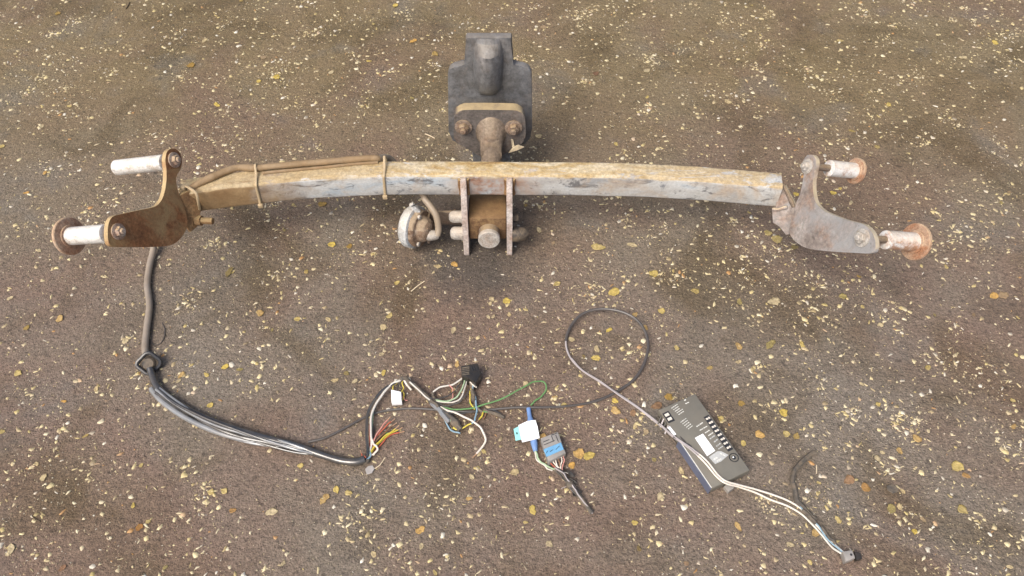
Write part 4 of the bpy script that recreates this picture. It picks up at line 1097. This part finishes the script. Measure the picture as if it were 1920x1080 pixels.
seen = [(742, 12, 15, 'yellow'), (817, 102, 17, 'yellow'), (775, 78, 17, 'orange'), (692, 115, 12, 'yellow'), (358, 123, 17, 'yellow'), (130, 200, 12, 'yellow'), (408, 197, 18, 'yellow'), (385, 77, 17, 'tan'), (108, 26, 12, 'yellow'), (494, 108, 15, 'tan'), (621, 137, 14, 'tan'), (520, 145, 15, 'yellow'),
        (112, 598, 19, 'orange'), (431, 512, 26, 'olive'), (605, 383, 19, 'yellow'), (852, 497, 16, 'orange'), (1122, 464, 30, 'yellow'), (1185, 461, 22, 'tan'), (1450, 566, 28, 'tan'), (487, 588, 18, 'orange'), (340, 704, 19, 'orange'), (422, 688, 16, 'yellow'), (450, 693, 15, 'olive'), (394, 760, 14, 'yellow'), (628, 713, 16, 'tan'), (730, 592, 16, 'yellow'), (950, 566, 17, 'yellow'), (922, 562, 14, 'tan'), (745, 531, 13, 'yellow'), (615, 600, 15, 'tan'), (718, 615, 17, 'tan'), (120, 753, 12, 'orange'), (36, 700, 17, 'yellow'), (182, 730, 16, 'tan'),
        (609, 937, 26, 'orange'), (788, 993, 22, 'orange'), (1000, 957, 22, 'yellow'), (1030, 1021, 16, 'tan'), (965, 886, 19, 'tan'), (1018, 820, 15, 'orange'), (1085, 850, 24, 'orange'), (1105, 856, 26, 'yellow'), (1073, 873, 16, 'orange'), (395, 924, 15, 'yellow'), (420, 922, 16, 'yellow'), (437, 957, 15, 'orange'), (632, 919, 18, 'yellow'), (510, 962, 26, 'tan'), (262, 990, 17, 'orange'), (83, 896, 18, 'tan'), (20, 1030, 24, 'tan'), (250, 948, 13, 'yellow'), (335, 715, 12, 'tan'), (118, 1066, 18, 'pinkless'),
        (1795, 877, 28, 'yellow'), (1811, 893, 17, 'orange'), (1880, 555, 24, 'tan'), (1862, 555, 20, 'orange'), (1445, 648, 30, 'olive'), (1505, 648, 20, 'yellow'), (1384, 650, 19, 'orange'), (1268, 653, 13, 'yellow'), (1580, 557, 17, 'olive'), (1044, 534, 17, 'yellow'), (1150, 548, 26, 'yellow'), (1240, 583, 15, 'yellow'), (1303, 547, 17, 'yellow'), (1225, 513, 20, 'yellow'), (1387, 566, 17, 'olive'), (1470, 775, 19, 'yellow'), (1390, 758, 15, 'yellow'), (1425, 815, 21, 'orange'), (1475, 815, 16, 'yellow'), (1492, 818, 18, 'yellow'), (1393, 832, 14, 'yellow'), (1719, 822, 20, 'orange'), (1687, 846, 16, 'orange'), (1623, 914, 21, 'orange'), (1590, 900, 26, 'brown'), (1805, 956, 23, 'yellow'), (1670, 955, 22, 'olive'), (1715, 998, 13, 'yellow'), (1384, 988, 22, 'orange'), (1190, 980, 14, 'yellow'), (1237, 932, 20, 'tan'), (1278, 883, 18, 'tan'), (1570, 975, 18, 'yellow'), (1527, 1000, 17, 'orange'), (1255, 745, 18, 'yellow'), (1155, 770, 22, 'orange'), (1187, 775, 17, 'brown'), (1230, 761, 26, 'brown'), (1072, 636, 15, 'tan'), (1120, 655, 18, 'tan'), (1142, 620, 16, 'yellow'), (1117, 673, 20, 'yellow'), (1190, 590, 14, 'orange'), (1210, 615, 14, 'orange'), (1490, 465, 17, 'olive'), (1440, 437, 17, 'yellow'), (1458, 450, 22, 'yellow'), (1562, 362, 14, 'yellow'), (1492, 365, 12, 'yellow'), (1864, 80, 17, 'yellow'), (1597, 246, 14, 'yellow'), (1575, 77, 14, 'yellow'), (1665, 197, 14, 'yellow'), (1213, 133, 15, 'tan'), (1365, 191, 17, 'tan'), (1805, 108, 18, 'tan'), (1020, 52, 14, 'tan'), (1118, 139, 15, 'brown'), (1010, 255, 15, 'tan'), (622, 460, 17, 'yellow'), (655, 462, 14, 'yellow'), (575, 510, 12, 'yellow'), (1010, 432, 16, 'tan'), (820, 500, 16, 'tan'), (985, 720, 14, 'tan'), (850, 735, 14, 'orange'), (857, 683, 17, 'orange'), (920, 570, 12, 'tan'), (1040, 745, 13, 'orange'), (1057, 760, 13, 'yellow'), (955, 590, 12, 'tan'), (850, 620, 17, 'tan'), (720, 700, 15, 'yellow'), (665, 715, 14, 'tan'), (790, 1025, 14, 'tan'), (700, 1040, 15, 'tan'), (880, 935, 14, 'orange'), (1330, 690, 14, 'yellow'), (1730, 975, 15, 'tan'), (1900, 800, 16, 'orange'), (1645, 860, 14, 'tan'), (1740, 690, 14, 'yellow'), (1650, 610, 13, 'tan'), (50, 615, 14, 'yellow'), (20, 560, 14, 'tan'), (235, 640, 14, 'tan'), (75, 470, 12, 'tan'), (3, 276, 14, 'yellow'), (50, 362, 13, 'orange'), (85, 325, 12, 'orange')]
for (x, y, s, c) in seen:
    if c not in LEAFDEF: c = 'brown'
    leaf(x, y, s, c)
lr = random.Random(5)
for i in range(95):
    x, y = lr.uniform(-60, 1980), lr.uniform(-20, 1100)
    k = 0.65 + 0.5 * y / 1080
    leaf(x, y, lr.uniform(9, 15) * k, lr.choice(['tan', 'tan', 'yellow', 'tan', 'yellow', 'tan', 'olive', 'yellow']))

# twigs, straws and scraps
def twig(lst, r, mat, label, name='twig', cat='twig', n=5):
    o = tube(name, catmull(pxz(lst, 1.2), n), r / 1000, mat, None, 6)
    return tag(o, label, cat)
twig([(771, 546), (783, 536), (796, 527)], 1.0, 'straw', 'pale straw stalk lying below the towbar plates', 'straw_stalk', 'straw')
twig([(700, 880), (712, 872), (722, 858)], 0.8, 'straw', 'thin straw stalk beside the split end of the sleeve', 'straw_stalk', 'straw')
twig([(1531, 872), (1531, 880), (1531, 888)], 0.8, 'straw', 'short straight straw bit inside the curve of the black tape', 'straw_stalk', 'straw')
twig([(236, 17), (240, 11), (243, 4)], 1.6, 'darktwig', 'short dark twig far beyond the rusty bracket', 'twig')
twig([(60, 967), (66, 973), (76, 978)], 0.9, 'darktwig', 'thin dark bent twig on bare grey asphalt', 'twig')
twig([(797, 251), (805, 254), (815, 259)], 1.1, 'straw', 'bent straw stalk beside the black ball cover', 'straw_stalk', 'straw')
tag(tube('hair_loop', catmull(pxz([(279, 618, 2), (280, 634, 1.5), (288, 646, 1.5), (299, 645, 1.5), (307, 634, 1.5), (309, 618, 1.5), (304, 605, 1)]), 6), 0.0007, 'thin', None, 6), 'fine brown thread loop lying beside the dark cable', 'thread')
bm = add_prism(bmesh.new(), [gz(x, y, 0.004 + random.uniform(0, 0.003)) for x, y in ((684, 878), (690, 872), (698, 871), (702, 877), (697, 885), (687, 888))], Vector((0, 0, 0.0015)), 0.0003)
bmesh.ops.translate(bm, verts=bm.verts, vec=(0, 0, -0.0042))
tag(link('plastic_scrap', bm, 'scrap', None), 'crumpled grey plastic scrap by the split end of the sleeve', 'plastic scrap')
bm = add_prism(bmesh.new(), [gz(x, y, random.uniform(0.001, 0.004)) for x, y in ((1662, 912), (1672, 908), (1682, 914), (1684, 922), (1674, 926), (1664, 920))], Vector((0, 0, 0.0015)), 0.0003)
tag(link('plastic_scrap', bm, 'tape', None), 'dull dark flat scrap lying away from the tape strip', 'scrap')
# pale torn scrap caught on the flange
bm = bmesh.new()
for poly in ([(953, 287), (962, 276), (972, 272), (983, 276), (972, 281), (963, 284)], [(960, 276), (958, 262), (962, 262), (965, 276)]):
    add_prism(bm, [gy(x, y, YF - 0.0035 + random.uniform(-0.003, 0.001)) for x, y in poly], Vector((0, 0.0012, 0)))
tag(link('torn_scrap', bm, 'straw', None, smooth=False), 'pale torn scrap caught under the flange bolt', 'scrap')
